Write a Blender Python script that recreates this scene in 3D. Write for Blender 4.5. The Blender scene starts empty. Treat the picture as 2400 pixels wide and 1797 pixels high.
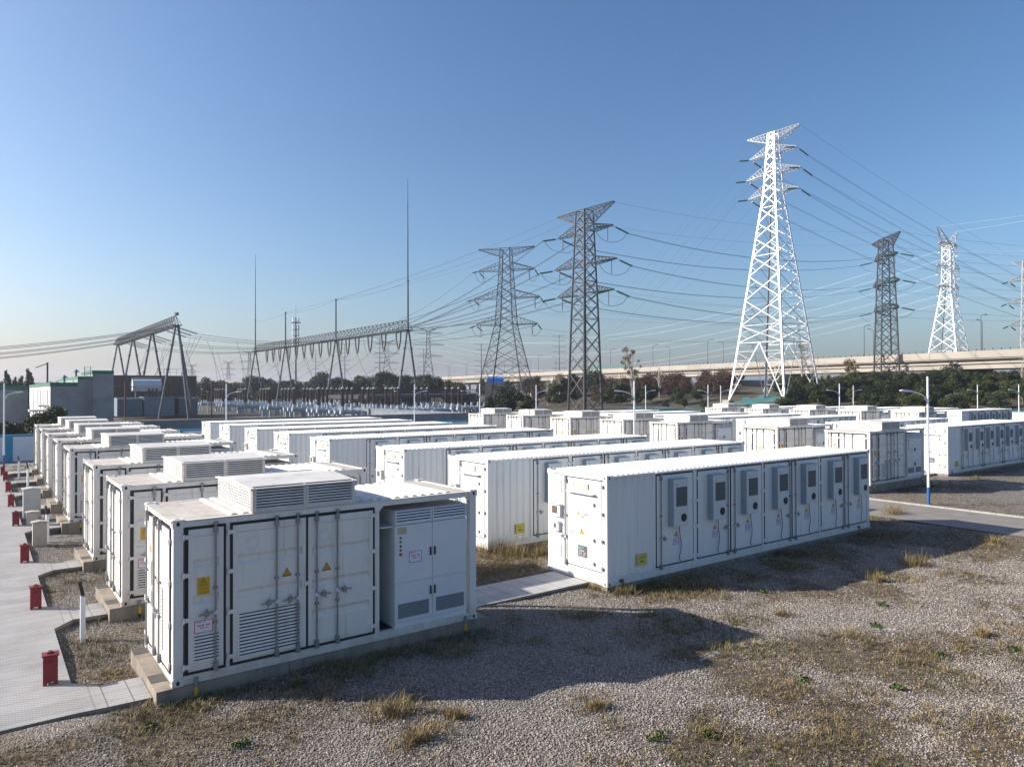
import bpy, bmesh, math, random
import numpy as np
from mathutils import Vector, Matrix
S = bpy.context.scene
COL = S.collection
R = math.radians

# ---------------------------------------------------------------- camera, sky, sun, exposure
H = 5.36                                     # eye height over the yard
YAW, PITCH, ROLL = .6398, .0094, -.0022
cy, sy = math.cos(YAW), math.sin(YAW)
fw = Vector((sy * math.cos(PITCH), cy * math.cos(PITCH), math.sin(PITCH)))
rt = Vector((cy, -sy, 0)); up = rt.cross(fw)
r2 = rt * math.cos(ROLL) + up * math.sin(ROLL); u2 = up * math.cos(ROLL) - rt * math.sin(ROLL)
cd = bpy.data.cameras.new('camera'); cam = bpy.data.objects.new('camera', cd); COL.objects.link(cam)
cam.matrix_world = Matrix(((r2.x, u2.x, -fw.x, 0), (r2.y, u2.y, -fw.y, 0), (r2.z, u2.z, -fw.z, H), (0, 0, 0, 1)))
cd.sensor_width = 36; cd.lens = 36 * 1674 / 2400; cd.clip_end = 9000; cd.clip_start = .1
S.camera = cam
SUN_EL, SUN_AZ = R(27), math.atan2(-.802, .597)      # sun stands over the left, towards (-.8, .6)
w = bpy.data.worlds.new('World'); S.world = w; w.use_nodes = True
wn = w.node_tree.nodes; wl = w.node_tree.links; wn.clear()
sky = wn.new('ShaderNodeTexSky'); sky.sky_type = 'NISHITA'; sky.sun_disc = False
sky.sun_elevation = SUN_EL; sky.sun_rotation = SUN_AZ; sky.altitude = 0
sky.air_density = 1.0; sky.dust_density = 2.2; sky.ozone_density = 4.0
bg = wn.new('ShaderNodeBackground'); bg.inputs[1].default_value = .074
wo = wn.new('ShaderNodeOutputWorld'); sc_ = wn.new('ShaderNodeSeparateColor'); cc_ = wn.new('ShaderNodeCombineColor'); wl.new(sky.outputs[0], sc_.inputs[0])
for c_, (ga, ka) in enumerate(((1.34, .86), (1.21, .96), (1.14, 1.03))):      # contrast of a clear autumn sky
    pw = wn.new('ShaderNodeMath'); pw.operation = 'POWER'; pw.inputs[1].default_value = ga; ml = wn.new('ShaderNodeMath'); ml.operation = 'MULTIPLY'; ml.inputs[1].default_value = ka
    mn = wn.new('ShaderNodeMath'); mn.operation = 'MINIMUM'; mn.inputs[1].default_value = (5.2, 5.4, 8.)[c_]; wl.new(sc_.outputs[c_], mn.inputs[0]); wl.new(mn.outputs[0], pw.inputs[0]); wl.new(pw.outputs[0], ml.inputs[0]); wl.new(ml.outputs[0], cc_.inputs[c_])
wl.new(cc_.outputs[0], bg.inputs[0]); wl.new(bg.outputs[0], wo.inputs[0])
sl = bpy.data.lights.new('sun', 'SUN'); sl.energy = 5.0; sl.angle = R(.55); sl.color = (1, .93, .82)
so = bpy.data.objects.new('sun', sl); COL.objects.link(so)
sdir = Vector((math.sin(SUN_AZ) * math.cos(SUN_EL), math.cos(SUN_AZ) * math.cos(SUN_EL), math.sin(SUN_EL)))
so.rotation_euler = sdir.to_track_quat('Z', 'Y').to_euler(); so.location = (0, 0, 60)
S.view_settings.view_transform = 'Standard'; S.view_settings.look = 'None'
S.view_settings.exposure = .88; S.view_settings.gamma = 1
S.cycles.volume_bounces = 0; S.cycles.max_bounces = 6; S.cycles.volume_step_rate = 1
S.render.film_transparent = False
rnd = random.Random(7); nr = np.random.default_rng(7)

def G(px, d):                                # ground point seen in image column px at depth d
    l = (px - 1200) / 1674 * d
    return (l * cy + d * sy, -l * sy + d * cy)

# ---------------------------------------------------------------- materials
def nodes(name):
    m = bpy.data.materials.new(name); m.use_nodes = True
    nt = m.node_tree; b = nt.nodes['Principled BSDF']
    return m, nt, b
def N(nt, t, **k):
    n = nt.nodes.new(t)
    for a, v in k.items():
        if a.startswith('i_'):
            key = a[2:]; key = int(key) if key.isdigit() else key
            n.inputs[key].default_value = v
        else: setattr(n, a, v)
    return n
def ramp(nt, fac, stops):
    r = N(nt, 'ShaderNodeValToRGB'); e = r.color_ramp.elements
    while len(e) < len(stops): e.new(.5)
    for i, (p, c) in enumerate(stops):
        e[i].position = p; e[i].color = tuple(c) + (1,) if len(c) == 3 else c
    nt.links.new(fac, r.inputs[0]); return r.outputs[0]
def mixc(nt, fac, a, b, mode='MIX'):
    n = N(nt, 'ShaderNodeMix', data_type='RGBA', blend_type=mode)
    for s, v in ((0, fac), (6, a), (7, b)):
        if hasattr(v, 'type') and hasattr(v, 'node'): nt.links.new(v, n.inputs[s])
        else: n.inputs[s].default_value = v if s == 0 else (tuple(v) + (1,) if len(v) == 3 else v)
    return n.outputs[2]
def mat(name, col, rough=.55, metal=0., var=.12, scale=2., bump=0., bscale=40., spec=.5, dirt=None, streak=False, foot=0):
    m, nt, b = nodes(name); L = nt.links
    tc = N(nt, 'ShaderNodeTexCoord'); src = tc.outputs['Object']
    oi = N(nt, 'ShaderNodeObjectInfo'); sh = N(nt, 'ShaderNodeVectorMath', operation='SCALE'); L.new(oi.outputs['Random'], sh.inputs['Scale']); sh.inputs[0].default_value = (37, 23, 5)
    av = N(nt, 'ShaderNodeVectorMath', operation='ADD'); L.new(src, av.inputs[0]); L.new(sh.outputs[0], av.inputs[1]); raw = src; src = av.outputs[0]
    if streak:
        mp = N(nt, 'ShaderNodeMapping'); mp.inputs['Scale'].default_value = (1, 1, .12)
        L.new(src, mp.inputs[0]); nsrc = mp.outputs[0]
    else: nsrc = src
    n1 = N(nt, 'ShaderNodeTexNoise', i_Scale=scale, i_Detail=6., i_Roughness=.62); L.new(nsrc, n1.inputs[0])
    dk = tuple(c * (1 - var) for c in col); lt = tuple(min(1, c * (1 + var * .5)) for c in col)
    c = ramp(nt, n1.outputs[0], [(.3, dk), (.62, lt)])
    if dirt:
        n2 = N(nt, 'ShaderNodeTexNoise', i_Scale=dirt[1], i_Detail=8., i_Roughness=.7); L.new(nsrc, n2.inputs[0])
        f = ramp(nt, n2.outputs[0], [(dirt[2], (0, 0, 0)), (dirt[2] + .2, (dirt[3],) * 3)])
        c = mixc(nt, f, c, dirt[0])
    if foot:
        sx = N(nt, 'ShaderNodeSeparateXYZ'); L.new(raw, sx.inputs[0]); mr = N(nt, 'ShaderNodeMapRange'); L.new(sx.outputs[2], mr.inputs[0]); mr.inputs[1].default_value = .0; mr.inputs[2].default_value = .75; mr.inputs[3].default_value = 1; mr.inputs[4].default_value = 0
        n4 = N(nt, 'ShaderNodeTexNoise', i_Scale=5., i_Detail=8., i_Roughness=.75); L.new(src, n4.inputs[0]); mm = N(nt, 'ShaderNodeMath', operation='MULTIPLY'); L.new(mr.outputs[0], mm.inputs[0]); L.new(n4.outputs[0], mm.inputs[1])
        n5 = N(nt, 'ShaderNodeTexNoise', i_Scale=11., i_Detail=3.); mp5 = N(nt, 'ShaderNodeMapping'); mp5.inputs['Scale'].default_value = (1, 1, .07); L.new(src, mp5.inputs[0]); L.new(mp5.outputs[0], n5.inputs[0])
        c = mixc(nt, ramp(nt, mm.outputs[0], [(.25, (0, 0, 0)), (.6, (foot,) * 3)]), c, (.30, .245, .175)); c = mixc(nt, ramp(nt, n5.outputs[0], [(.60, (0, 0, 0)), (.74, (foot * .8,) * 3)]), c, (.40, .36, .29))
    L.new(c, b.inputs['Base Color'])
    b.inputs['Roughness'].default_value = rough; b.inputs['Metallic'].default_value = metal
    b.inputs['Specular IOR Level'].default_value = spec
    if bump:
        n3 = N(nt, 'ShaderNodeTexNoise', i_Scale=bscale, i_Detail=4.); L.new(src, n3.inputs[0])
        bp = N(nt, 'ShaderNodeBump', i_Strength=bump, i_Distance=.02); L.new(n3.outputs[0], bp.inputs['Height']); L.new(bp.outputs[0], b.inputs['Normal'])
    return m
M = {}
M['cream'] = mat('cream_white_paint', (.74, .715, .67), .5, var=.07, scale=1.5, dirt=((.40, .35, .27), 3., .53, .5), streak=True, foot=.55)
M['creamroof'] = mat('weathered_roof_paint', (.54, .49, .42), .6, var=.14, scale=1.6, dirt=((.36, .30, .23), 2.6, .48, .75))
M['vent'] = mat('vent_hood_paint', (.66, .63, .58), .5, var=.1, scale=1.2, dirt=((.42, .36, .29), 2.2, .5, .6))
M['white'] = mat('battery_white_paint', (.74, .75, .74), .42, var=.05, scale=1.2, dirt=((.47, .44, .36), 2.2, .58, .35), streak=True, foot=.4)
M['whiteroof'] = mat('white_roof_paint', (.72, .73, .73), .45, var=.04, scale=1.)
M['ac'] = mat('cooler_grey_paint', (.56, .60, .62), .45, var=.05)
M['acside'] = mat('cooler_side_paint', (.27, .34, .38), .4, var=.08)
M['cab'] = mat('cabinet_light_grey', (.68, .70, .71), .4, var=.04)
M['seal'] = mat('black_rubber', (.012, .012, .014), .6, var=.2)
M['dark'] = mat('dark_void', (.02, .021, .024), .7, var=.2)
M['grille'] = mat('charcoal_mesh', (.055, .06, .07), .6, var=.2, scale=60)
M['perf'] = mat('perforated_grey', (.19, .21, .23), .6, var=.15, scale=80)
M['galv'] = mat('galvanised_steel', (.25, .265, .275), .45, metal=.4, var=.2, scale=5)
M['tower'] = mat('weathered_tower_steel', (.042, .046, .052), .65, metal=.0, var=.25, scale=.6)
M['tubesteel'] = mat('grey_tube_steel', (.10, .115, .13), .5, metal=.2, var=.2, scale=.5)
M['towerwhite'] = mat('bright_new_zinc', (.52, .53, .54), .38, metal=.25, var=.03, scale=.3)
M['towergrey'] = mat('grey_zinc_tower', (.27, .28, .29), .45, metal=.2, var=.1)
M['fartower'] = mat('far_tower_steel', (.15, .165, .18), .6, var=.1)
M['lampwhite'] = mat('lamp_white_paint', (.72, .76, .82), .35, var=.04)
M['lampblue'] = mat('lamp_blue_paint', (.02, .12, .34), .4, var=.1)
M['yellow'] = mat('yellow_vinyl', (.62, .36, .012), .45, var=.08, scale=8)
M['paleyellow'] = mat('faded_yellow_paper', (.56, .50, .10), .6, var=.15, scale=8)
M['orange'] = mat('orange_vinyl', (.80, .38, .12), .5, var=.08, scale=8)
M['black'] = mat('black_ink', (.015, .014, .012), .5, var=.1)
M['redink'] = mat('red_ink', (.50, .03, .05), .5, var=.1)
M['paper'] = mat('white_vinyl', (.72, .72, .80), .45, var=.03)
M['lilac'] = mat('lilac_sticker', (.60, .55, .72), .5, var=.05)
M['blueink'] = mat('blue_ink', (.03, .22, .55), .5, var=.1)
M['plate'] = mat('dark_nameplate', (.11, .105, .10), .45, var=.1)
M['cyan'] = mat('pale_blue_ink', (.20, .50, .65), .5, var=.1)
M['lampglass'] = mat('yellowed_lamp_cover', (.62, .60, .42), .3, var=.1, scale=10)
M['copper'] = mat('rusty_window_backing', (.20, .07, .03), .4, var=.4, scale=30)
M['beige'] = mat('beige_label', (.47, .42, .33), .6, var=.1, scale=20)
M['faint'] = mat('faded_emblem', (.665, .665, .65), .5, var=.03)
M['green'] = mat('green_lens', (.01, .13, .07), .3, var=.1)
M['red'] = mat('red_box_paint', (.20, .011, .017), .5, var=.2, scale=6, dirt=((.2, .025, .03), 9., .6, .6))
M['brightred'] = mat('red_steel', (.14, .03, .03), .5, var=.2)
M['concrete'] = mat('old_concrete', (.24, .205, .165), .9, var=.3, scale=2.5, bump=.4, bscale=30, dirt=((.12, .10, .075), 3., .52, .8), streak=True)
M['ledgepatch'] = mat('dark_rubber_pad', (.07, .065, .06), .8, var=.2)
M['stonecab'] = mat('stone_cabinet', (.40, .37, .32), .8, var=.12, scale=5, bump=.2, bscale=60)
M['greycab'] = mat('grey_cabinet', (.40, .41, .42), .6, var=.12, scale=4)
M['bluewall'] = mat('wall_blue_paint', (.02, .26, .42), .6, var=.15, scale=1.5, dirt=((.2, .3, .32), 3., .6, .5))
M['whitewall'] = mat('wall_white_paint', (.62, .66, .72), .8, var=.12, scale=.8, dirt=((.3, .33, .38), 1.4, .55, .5))
M['darkwall'] = mat('bare_block_wall', (.17, .19, .22), .9, var=.25, scale=.7)
M['render'] = mat('shaded_render', (.27, .285, .29), .9, var=.15, scale=.5, dirt=((.17, .19, .22), .8, .5, .6))  # tone of the building's shaded front, put into the wall colour
M['litrender'] = mat('sunlit_render', (.62, .61, .58), .85, var=.12, scale=.5)  # same wall on its sunlit side, paler in the colour
M['greenband'] = mat('green_parapet_tile', (.02, .14, .075), .6, var=.2)
M['firewall'] = mat('brown_fire_wall', (.085, .068, .06), .9, var=.2, scale=.4)
M['trafo'] = mat('transformer_grey_blue', (.16, .22, .26), .5, var=.15)
M['tank'] = mat('silver_tank', (.55, .62, .68), .4, var=.08)
M['gis'] = mat('switchgear_white', (.36, .41, .45), .4, var=.12)
M['bushing'] = mat('brown_porcelain', (.028, .015, .012), .3, var=.2)
M['insul'] = mat('green_glass_insulator', (.03, .16, .10), .3, var=.2)
M['insulgrey'] = mat('grey_insulator', (.20, .18, .16), .4, var=.2)
M['wire'] = mat('dark_conductor', (.09, .10, .11), .5, metal=.3, var=.05)
M['wirewhite'] = mat('new_aluminium_conductor', (.75, .78, .82), .4, var=.03)
M['bridge'] = mat('viaduct_concrete', (.34, .31, .265), .9, var=.15, scale=.15, dirt=((.30, .27, .23), .3, .5, .6))
M['bridgedark'] = mat('shaded_joint_concrete', (.10, .105, .11), .9, var=.2)  # the low bridge's shade is put into this colour; also used for dark joints
M['barrier'] = mat('green_barrier', (.05, .14, .12), .6, var=.1)
M['bark'] = mat('bark', (.16, .13, .10), .9, var=.3, scale=5)
M['palebark'] = mat('pale_bark', (.38, .35, .31), .9, var=.2, scale=5)
M['net'] = mat('teal_debris_net', (.022, .15, .155), .9, var=.45, scale=.5, dirt=((.16, .12, .075), .28, .47, 1.))
M['asphalt'] = mat('weathered_road_concrete', (.215, .195, .175), .9, var=.16, scale=.9, bump=.3, bscale=60, dirt=((.16, .14, .125), .5, .5, .6))
M['kerb'] = mat('kerb_stone', (.36, .335, .30), .9, var=.2, scale=3)
M['warehouse'] = mat('warehouse_sheet', (.42, .46, .50), .7, var=.1)
M['bluetarp'] = mat('blue_tarp', (.02, .18, .60), .5, var=.3, scale=2)

def leafmat(name, cols):
    m, nt, b = nodes(name); L = nt.links
    g = N(nt, 'ShaderNodeNewGeometry'); oi = N(nt, 'ShaderNodeObjectInfo')
    mx = N(nt, 'ShaderNodeMath', operation='MULTIPLY_ADD'); L.new(g.outputs['Random Per Island'], mx.inputs[0]); mx.inputs[1].default_value = .65
    m2 = N(nt, 'ShaderNodeMath', operation='MULTIPLY'); L.new(oi.outputs['Random'], m2.inputs[0]); m2.inputs[1].default_value = .35
    L.new(m2.outputs[0], mx.inputs[2])
    k = len(cols)
    c = ramp(nt, mx.outputs[0], [(i / (k - 1), cc) for i, cc in enumerate(cols)])
    L.new(c, b.inputs['Base Color']); b.inputs['Roughness'].default_value = .65
    b.inputs['Specular IOR Level'].default_value = .25
    return m
M['leaf'] = leafmat('bush_leaves', [(.012, .022, .006), (.027, .046, .010), (.05, .066, .016), (.085, .08, .026)])
M['leafdark'] = leafmat('dark_leaves', [(.010, .020, .008), (.020, .037, .012), (.038, .056, .018)])
M['leafbrown'] = leafmat('autumn_leaves', [(.025, .015, .010), (.055, .030, .018), (.078, .042, .024), (.04, .038, .016)])
M['leafyellow'] = leafmat('yellowing_leaves', [(.07, .075, .018), (.16, .12, .03), (.22, .13, .04)])
M['grassdry'] = leafmat('dry_grass_blades', [(.12, .085, .035), (.22, .165, .075), (.33, .25, .12), (.14, .12, .04)])
M['grassgreen'] = leafmat('green_grass_blades', [(.035, .055, .012), (.06, .085, .018), (.11, .11, .03), (.16, .12, .05)])
M['weed'] = leafmat('fresh_weed_leaves', [(.035, .065, .012), (.06, .095, .02)])
M['twig'] = leafmat('dead_twigs', [(.05, .035, .022), (.11, .078, .048), (.19, .14, .09)])
M['stone'] = leafmat('gravel_stones', [(.11, .09, .075), (.28, .235, .195), (.39, .33, .27), (.20, .175, .155), (.56, .50, .43)])

def gravel():
    m, nt, b = nodes('gravel_bed'); L = nt.links
    tc = N(nt, 'ShaderNodeTexCoord'); o = tc.outputs['Object']
    v = N(nt, 'ShaderNodeTexVoronoi', i_Scale=33.); L.new(o, v.inputs['Vector'])
    hs = N(nt, 'ShaderNodeSeparateColor'); L.new(v.outputs['Color'], hs.inputs[0])
    c = ramp(nt, hs.outputs[0], [(0, (.10, .088, .078)), (.35, (.22, .195, .17)), (.7, (.31, .275, .24)), (1, (.42, .38, .33))])
    edge = ramp(nt, v.outputs['Distance'], [(.35, (1, 1, 1)), (.75, (.35, .33, .31))])  # shade in the gaps between stones, painted into the colour
    c = mixc(nt, 1., c, edge, 'MULTIPLY')
    n = N(nt, 'ShaderNodeTexNoise', i_Scale=.55, i_Detail=8., i_Roughness=.65); L.new(o, n.inputs[0])
    at_ = N(nt, 'ShaderNodeAttribute', attribute_name='veg'); f0 = ramp(nt, n.outputs[0], [(.52, (0, 0, 0)), (.64, (.6, .6, .6))])
    ad = N(nt, 'ShaderNodeMath', operation='MULTIPLY_ADD', use_clamp=True); L.new(at_.outputs['Fac'], ad.inputs[0]); ad.inputs[1].default_value = .9; L.new(f0, ad.inputs[2]); f = ad.outputs[0]
    n2 = N(nt, 'ShaderNodeTexNoise', i_Scale=9., i_Detail=6.); L.new(o, n2.inputs[0])
    soil = ramp(nt, n2.outputs[0], [(.3, (.045, .034, .023)), (.55, (.14, .105, .068)), (.7, (.23, .175, .115))])
    c = mixc(nt, f, c, soil); L.new(c, b.inputs['Base Color']); b.inputs['Roughness'].default_value = .9
    bp = N(nt, 'ShaderNodeBump', i_Strength=.9, i_Distance=.025, invert=True); L.new(v.outputs['Distance'], bp.inputs['Height'])
    L.new(bp.outputs[0], b.inputs['Normal']); return m
M['gravel'] = gravel()
def earth():
    m, nt, b = nodes('rough_ground'); L = nt.links
    tc = N(nt, 'ShaderNodeTexCoord'); o = tc.outputs['Object']
    n = N(nt, 'ShaderNodeTexNoise', i_Scale=.12, i_Detail=9., i_Roughness=.7); L.new(o, n.inputs[0])
    c = ramp(nt, n.outputs[0], [(.32, (.025, .03, .010)), (.45, (.06, .05, .024)), (.58, (.10, .075, .042)), (.68, (.04, .05, .016))])
    n2 = N(nt, 'ShaderNodeTexNoise', i_Scale=2.5, i_Detail=6.); L.new(o, n2.inputs[0])
    c = mixc(nt, .6, c, ramp(nt, n2.outputs[0], [(.3, (.35, .35, .35)), (.7, (1, 1, 1))]), 'MULTIPLY')
    L.new(c, b.inputs['Base Color']); b.inputs['Roughness'].default_value = .95; return m
M['earth'] = earth()
def slabmat():
    m, nt, b = nodes('ribbed_cover_slabs'); L = nt.links
    tc = N(nt, 'ShaderNodeTexCoord'); o = tc.outputs['Object']
    br = N(nt, 'ShaderNodeTexBrick', offset=.0, i_Scale=1.); br.inputs['Brick Width'].default_value = 1.5; br.inputs['Row Height'].default_value = .42
    br.inputs['Mortar Size'].default_value = .008; br.inputs['Color1'].default_value = (.36, .355, .35, 1); br.inputs['Color2'].default_value = (.42, .415, .41, 1); br.inputs['Mortar'].default_value = (.23, .225, .22, 1)
    L.new(o, br.inputs['Vector'])
    mp = N(nt, 'ShaderNodeMapping'); mp.inputs['Scale'].default_value = (16, 16, 16); mp.inputs['Rotation'].default_value = (0, 0, .785); L.new(o, mp.inputs[0])
    ck = N(nt, 'ShaderNodeTexVoronoi', i_Scale=1., i_Randomness=0.); L.new(mp.outputs[0], ck.inputs['Vector'])
    dots = ramp(nt, ck.outputs['Distance'], [(.25, (1, 1, 1)), (.5, (.70, .70, .71))])
    c = mixc(nt, 1., br.outputs[0], dots, 'MULTIPLY')
    n = N(nt, 'ShaderNodeTexNoise', i_Scale=1.1, i_Detail=7., i_Roughness=.65); L.new(o, n.inputs[0])
    c = mixc(nt, 1., c, ramp(nt, n.outputs[0], [(.3, (.74, .72, .70)), (.62, (1, 1, 1))]), 'MULTIPLY')
    L.new(c, b.inputs['Base Color']); b.inputs['Roughness'].default_value = .8
    bp = N(nt, 'ShaderNodeBump', i_Strength=.5, i_Distance=.01, invert=True); L.new(ck.outputs['Distance'], bp.inputs['Height']); L.new(bp.outputs[0], b.inputs['Normal'])
    return m
M['slab'] = slabmat()
M['cover'] = mat('smooth_cover_slab', (.37, .365, .36), .85, var=.15, scale=2.2, bump=.15, bscale=30, dirt=((.24, .22, .19), 1.7, .55, .5))

# ---------------------------------------------------------------- mesh helpers
class MB:
    def __init__(s): s.v = []; s.f = []; s.m = []; s.mats = []
    def mi(s, m):
        if m not in s.mats: s.mats.append(m)
        return s.mats.index(m)
    def face(s, pts, m):
        n = len(s.v); s.v += [tuple(p) for p in pts]; s.f.append(tuple(range(n, n + len(pts)))); s.m.append(s.mi(m))
    def box(s, x0, x1, y0, y1, z0, z1, m):
        n = len(s.v); k = s.mi(m)
        s.v += [(x0, y0, z0), (x1, y0, z0), (x1, y1, z0), (x0, y1, z0), (x0, y0, z1), (x1, y0, z1), (x1, y1, z1), (x0, y1, z1)]
        for q in ((0, 3, 2, 1), (4, 5, 6, 7), (0, 1, 5, 4), (1, 2, 6, 5), (2, 3, 7, 6), (3, 0, 4, 7)):
            s.f.append(tuple(n + i for i in q)); s.m.append(k)
        return s
    def tube(s, p, q, r, m, n=6, r2=None, caps=True):
        p = Vector(p); q = Vector(q); d = q - p
        if d.length < 1e-6: return s
        a = d.orthogonal().normalized(); b = d.normalized().cross(a); k = s.mi(m); o = len(s.v); r2 = r if r2 is None else r2
        for c, rr in ((p, r), (q, r2)):
            for i in range(n):
                t = 2 * math.pi * i / n + .4; s.v.append(tuple(c + a * (rr * math.cos(t)) + b * (rr * math.sin(t))))
        for i in range(n):
            j = (i + 1) % n; s.f.append((o + i, o + j, o + n + j, o + n + i)); s.m.append(k)
        if caps:
            s.f.append(tuple(o + n - 1 - i for i in range(n))); s.m.append(k)
            s.f.append(tuple(o + n + i for i in range(n))); s.m.append(k)
        return s
    def strip(s, p, q, w_, nrm, m, th=.03, off=0.):
        p = Vector(p); q = Vector(q); d = (q - p).normalized(); nrm = (nrm - d * nrm.dot(d)).normalized(); a = d.cross(nrm) * (w_ / 2); b = nrm * (th / 2); k = s.mi(m); o = len(s.v); c = nrm * off
        for e in (p, q): s.v += [tuple(e + c - a - b), tuple(e + c + a - b), tuple(e + c + a + b), tuple(e + c - a + b)]
        for i in range(4): j = (i + 1) % 4; s.f.append((o + i, o + j, o + 4 + j, o + 4 + i)); s.m.append(k)
        return s
    def path(s, pts, r, m, n=5):
        for a, b in zip(pts, pts[1:]): s.tube(a, b, r, m, n)
        return s
    def prism(s, prof, axis, a, b, m):
        # profile given as 2D points in the plane normal to axis, extruded from a to b
        def P(u, v, t): return {'x': (t, u, v), 'y': (u, t, v), 'z': (u, v, t)}[axis]
        k = s.mi(m); o = len(s.v); n = len(prof)
        s.v += [P(u, v, a) for u, v in prof] + [P(u, v, b) for u, v in prof]
        for i in range(n):
            j = (i + 1) % n; s.f.append((o + i, o + j, o + n + j, o + n + i)); s.m.append(k)
        s.f.append(tuple(o + n - 1 - i for i in range(n))); s.m.append(k); s.f.append(tuple(o + n + i for i in range(n))); s.m.append(k)
        return s
    def text(s, body, size, o, xd, yd, m):
        o = Vector(o); xd = Vector(xd); yd = Vector(yd)
        me = textmesh(body, size); n = len(s.v); k = s.mi(m)
        for v in me.vertices: s.v.append(tuple(o + xd * v.co.x + yd * v.co.y))
        for p in me.polygons: s.f.append(tuple(n + i for i in p.vertices)); s.m.append(k)
        return s
    def mesh(s, name, fix=True):
        me = bpy.data.meshes.new(name); me.from_pydata(s.v, [], s.f)
        for mm in s.mats: me.materials.append(mm)
        me.polygons.foreach_set('material_index', s.m)
        if fix:
            bm = bmesh.new(); bm.from_mesh(me); bmesh.ops.recalc_face_normals(bm, faces=bm.faces); bm.to_mesh(me); bm.free()
        me.update(); return me
    def obj(s, name, parent=None, loc=None, fix=True):
        o = bpy.data.objects.new(name, s.mesh(name, fix)); COL.objects.link(o)
        if parent is not None: o.parent = parent
        if loc is not None: o.location = loc
        return o
_tc = {}
def textmesh(body, size):
    if (body, size) not in _tc:
        c = bpy.data.curves.new('lettering', 'FONT'); c.body = body; c.size = size; c.align_x = 'CENTER'; c.resolution_u = 1
        o = bpy.data.objects.new('lettering', c); COL.objects.link(o); bpy.context.view_layer.update()
        _tc[(body, size)] = bpy.data.meshes.new_from_object(o); bpy.data.objects.remove(o)
    return _tc[(body, size)]
def tag(o, label=None, cat=None, group=None, kind=None):
    if label: o['label'] = label
    if cat: o['category'] = cat
    if group: o['group'] = group
    if kind: o['kind'] = kind
    return o
def empty(name, loc, rz=0, **k):
    o = bpy.data.objects.new(name, None); COL.objects.link(o); o.location = loc; o.rotation_euler.z = rz
    o.empty_display_size = .2
    return tag(o, **k)
def kids(o): return CH.get(o.name, [])
CH = {}
def index_children():
    CH.clear()
    for o in bpy.data.objects:
        if o.parent: CH.setdefault(o.parent.name, []).append(o)
def copy_tree(o, parent=None):
    c = o.copy(); COL.objects.link(c); c.parent = parent
    for ch in kids(o): copy_tree(ch, c)
    return c
ORD = ['first', 'second', 'third', 'fourth', 'fifth', 'sixth', 'seventh', 'eighth', 'ninth', 'tenth', 'eleventh', 'twelfth', 'thirteenth', 'fourteenth', 'fifteenth', 'sixteenth', 'seventeenth', 'eighteenth', 'nineteenth', 'twentieth']
_U = ORD[:9]; _T = ['twenty', 'thirty', 'forty', 'fifty', 'sixty', 'seventy', 'eighty', 'ninety']
ORD += [(_T[t] + '-' + _U[u - 1]) if u else _T[t][:-1] + 'ieth' for t in range(8) for u in range(10)][1:]

# ---------------------------------------------------------------- container pieces (face 'F' looks to -y, face 'E' to -x)
def fb(mb, face, u0, u1, v0, v1, d0, d1, m):
    u0, u1 = sorted((u0, u1)); d0, d1 = sorted((d0, d1))
    if face == 'F': mb.box(u0, u1, -d1, -d0, v0, v1, m)
    else: mb.box(-d1, -d0, u0, u1, v0, v1, m)
def P3(face, u, v, d): return (u, -d, v) if face == 'F' else (-d, u, v)
def xdir(face): return (1, 0, 0) if face == 'F' else (0, -1, 0)
def ring(mb, face, u0, u1, v0, v1, t, d0, d1, m):
    fb(mb, face, u0, u1, v1 - t, v1, d0, d1, m); fb(mb, face, u0, u1, v0, v0 + t, d0, d1, m)
    fb(mb, face, u0, u0 + t, v0 + t, v1 - t, d0, d1, m); fb(mb, face, u1 - t, u1, v0 + t, v1 - t, d0, d1, m)
def tri(mb, face, u, v, s, d, m):
    h = s * .5; mb.face([P3(face, u - h, v - h * .55, d), P3(face, u + h, v - h * .55, d), P3(face, u, v + h * 1.1, d)], m)
def hazard(parent, face, u, v, s, d, words=True, yel='yellow'):
    mb = MB()
    fb_t = .004
    tri(mb, face, u, v, s, d + fb_t, M['black']); tri(mb, face, u, v - .0 * s, s * .80, d + fb_t + .002, M[yel])
    sgn = 1 if face == 'F' else -1; k = s * .5
    bolt = [(-.02, .62), (.10, .62), (.02, .34), (.11, .34), (-.05, -.10), (-.01, .20), (-.10, .20)]
    mb.face([P3(face, u + sgn * a * k * 1.1, v + (b - .12) * k, d + fb_t + .004) for a, b in bolt], M['redink'] if words else M['black'])
    if words: mb.text('高压危险', s * .15, P3(face, u, v - s * .20, d + fb_t + .004), xdir(face), (0, 0, 1), M['black'])
    return mb.obj('warning_triangle', parent)
def bars(mb, face, u, v, wd, h, d, m, chunks, seed=0):
    r = random.Random(seed); x = u - wd / 2
    for c in range(chunks):
        cw = wd / chunks
        if r.random() < .9: fb(mb, face, x + cw * .08, x + cw * (.72 + .2 * r.random()), v - h / 2, v + h / 2, d, d + .0015, m)
        x += cw
def notice(parent, face, u0, u1, v0, v1, d, ink='redink', back='paper', name='notice_plate', edge='redink'):
    mb = MB(); t = (u1 - u0) * .035
    fb(mb, face, u0, u1, v0, v1, d, d + .004, M[back]); ring(mb, face, u0, u1, v0, v1, t, d + .004, d + .006, M[edge])
    um = (u0 + u1) / 2; wd = u1 - u0; hh = v1 - v0
    bars(mb, face, um, v0 + hh * .60, wd * .72, hh * .10, d + .004, M[ink], 9, 3); bars(mb, face, um, v0 + hh * .40, wd * .42, hh * .10, d + .004, M[ink], 5, 4)
    bars(mb, face, um - wd * .18, v0 + hh * .86, wd * .5, hh * .04, d + .004, M['black'], 6, 5)
    return mb.obj(name, parent)
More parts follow.
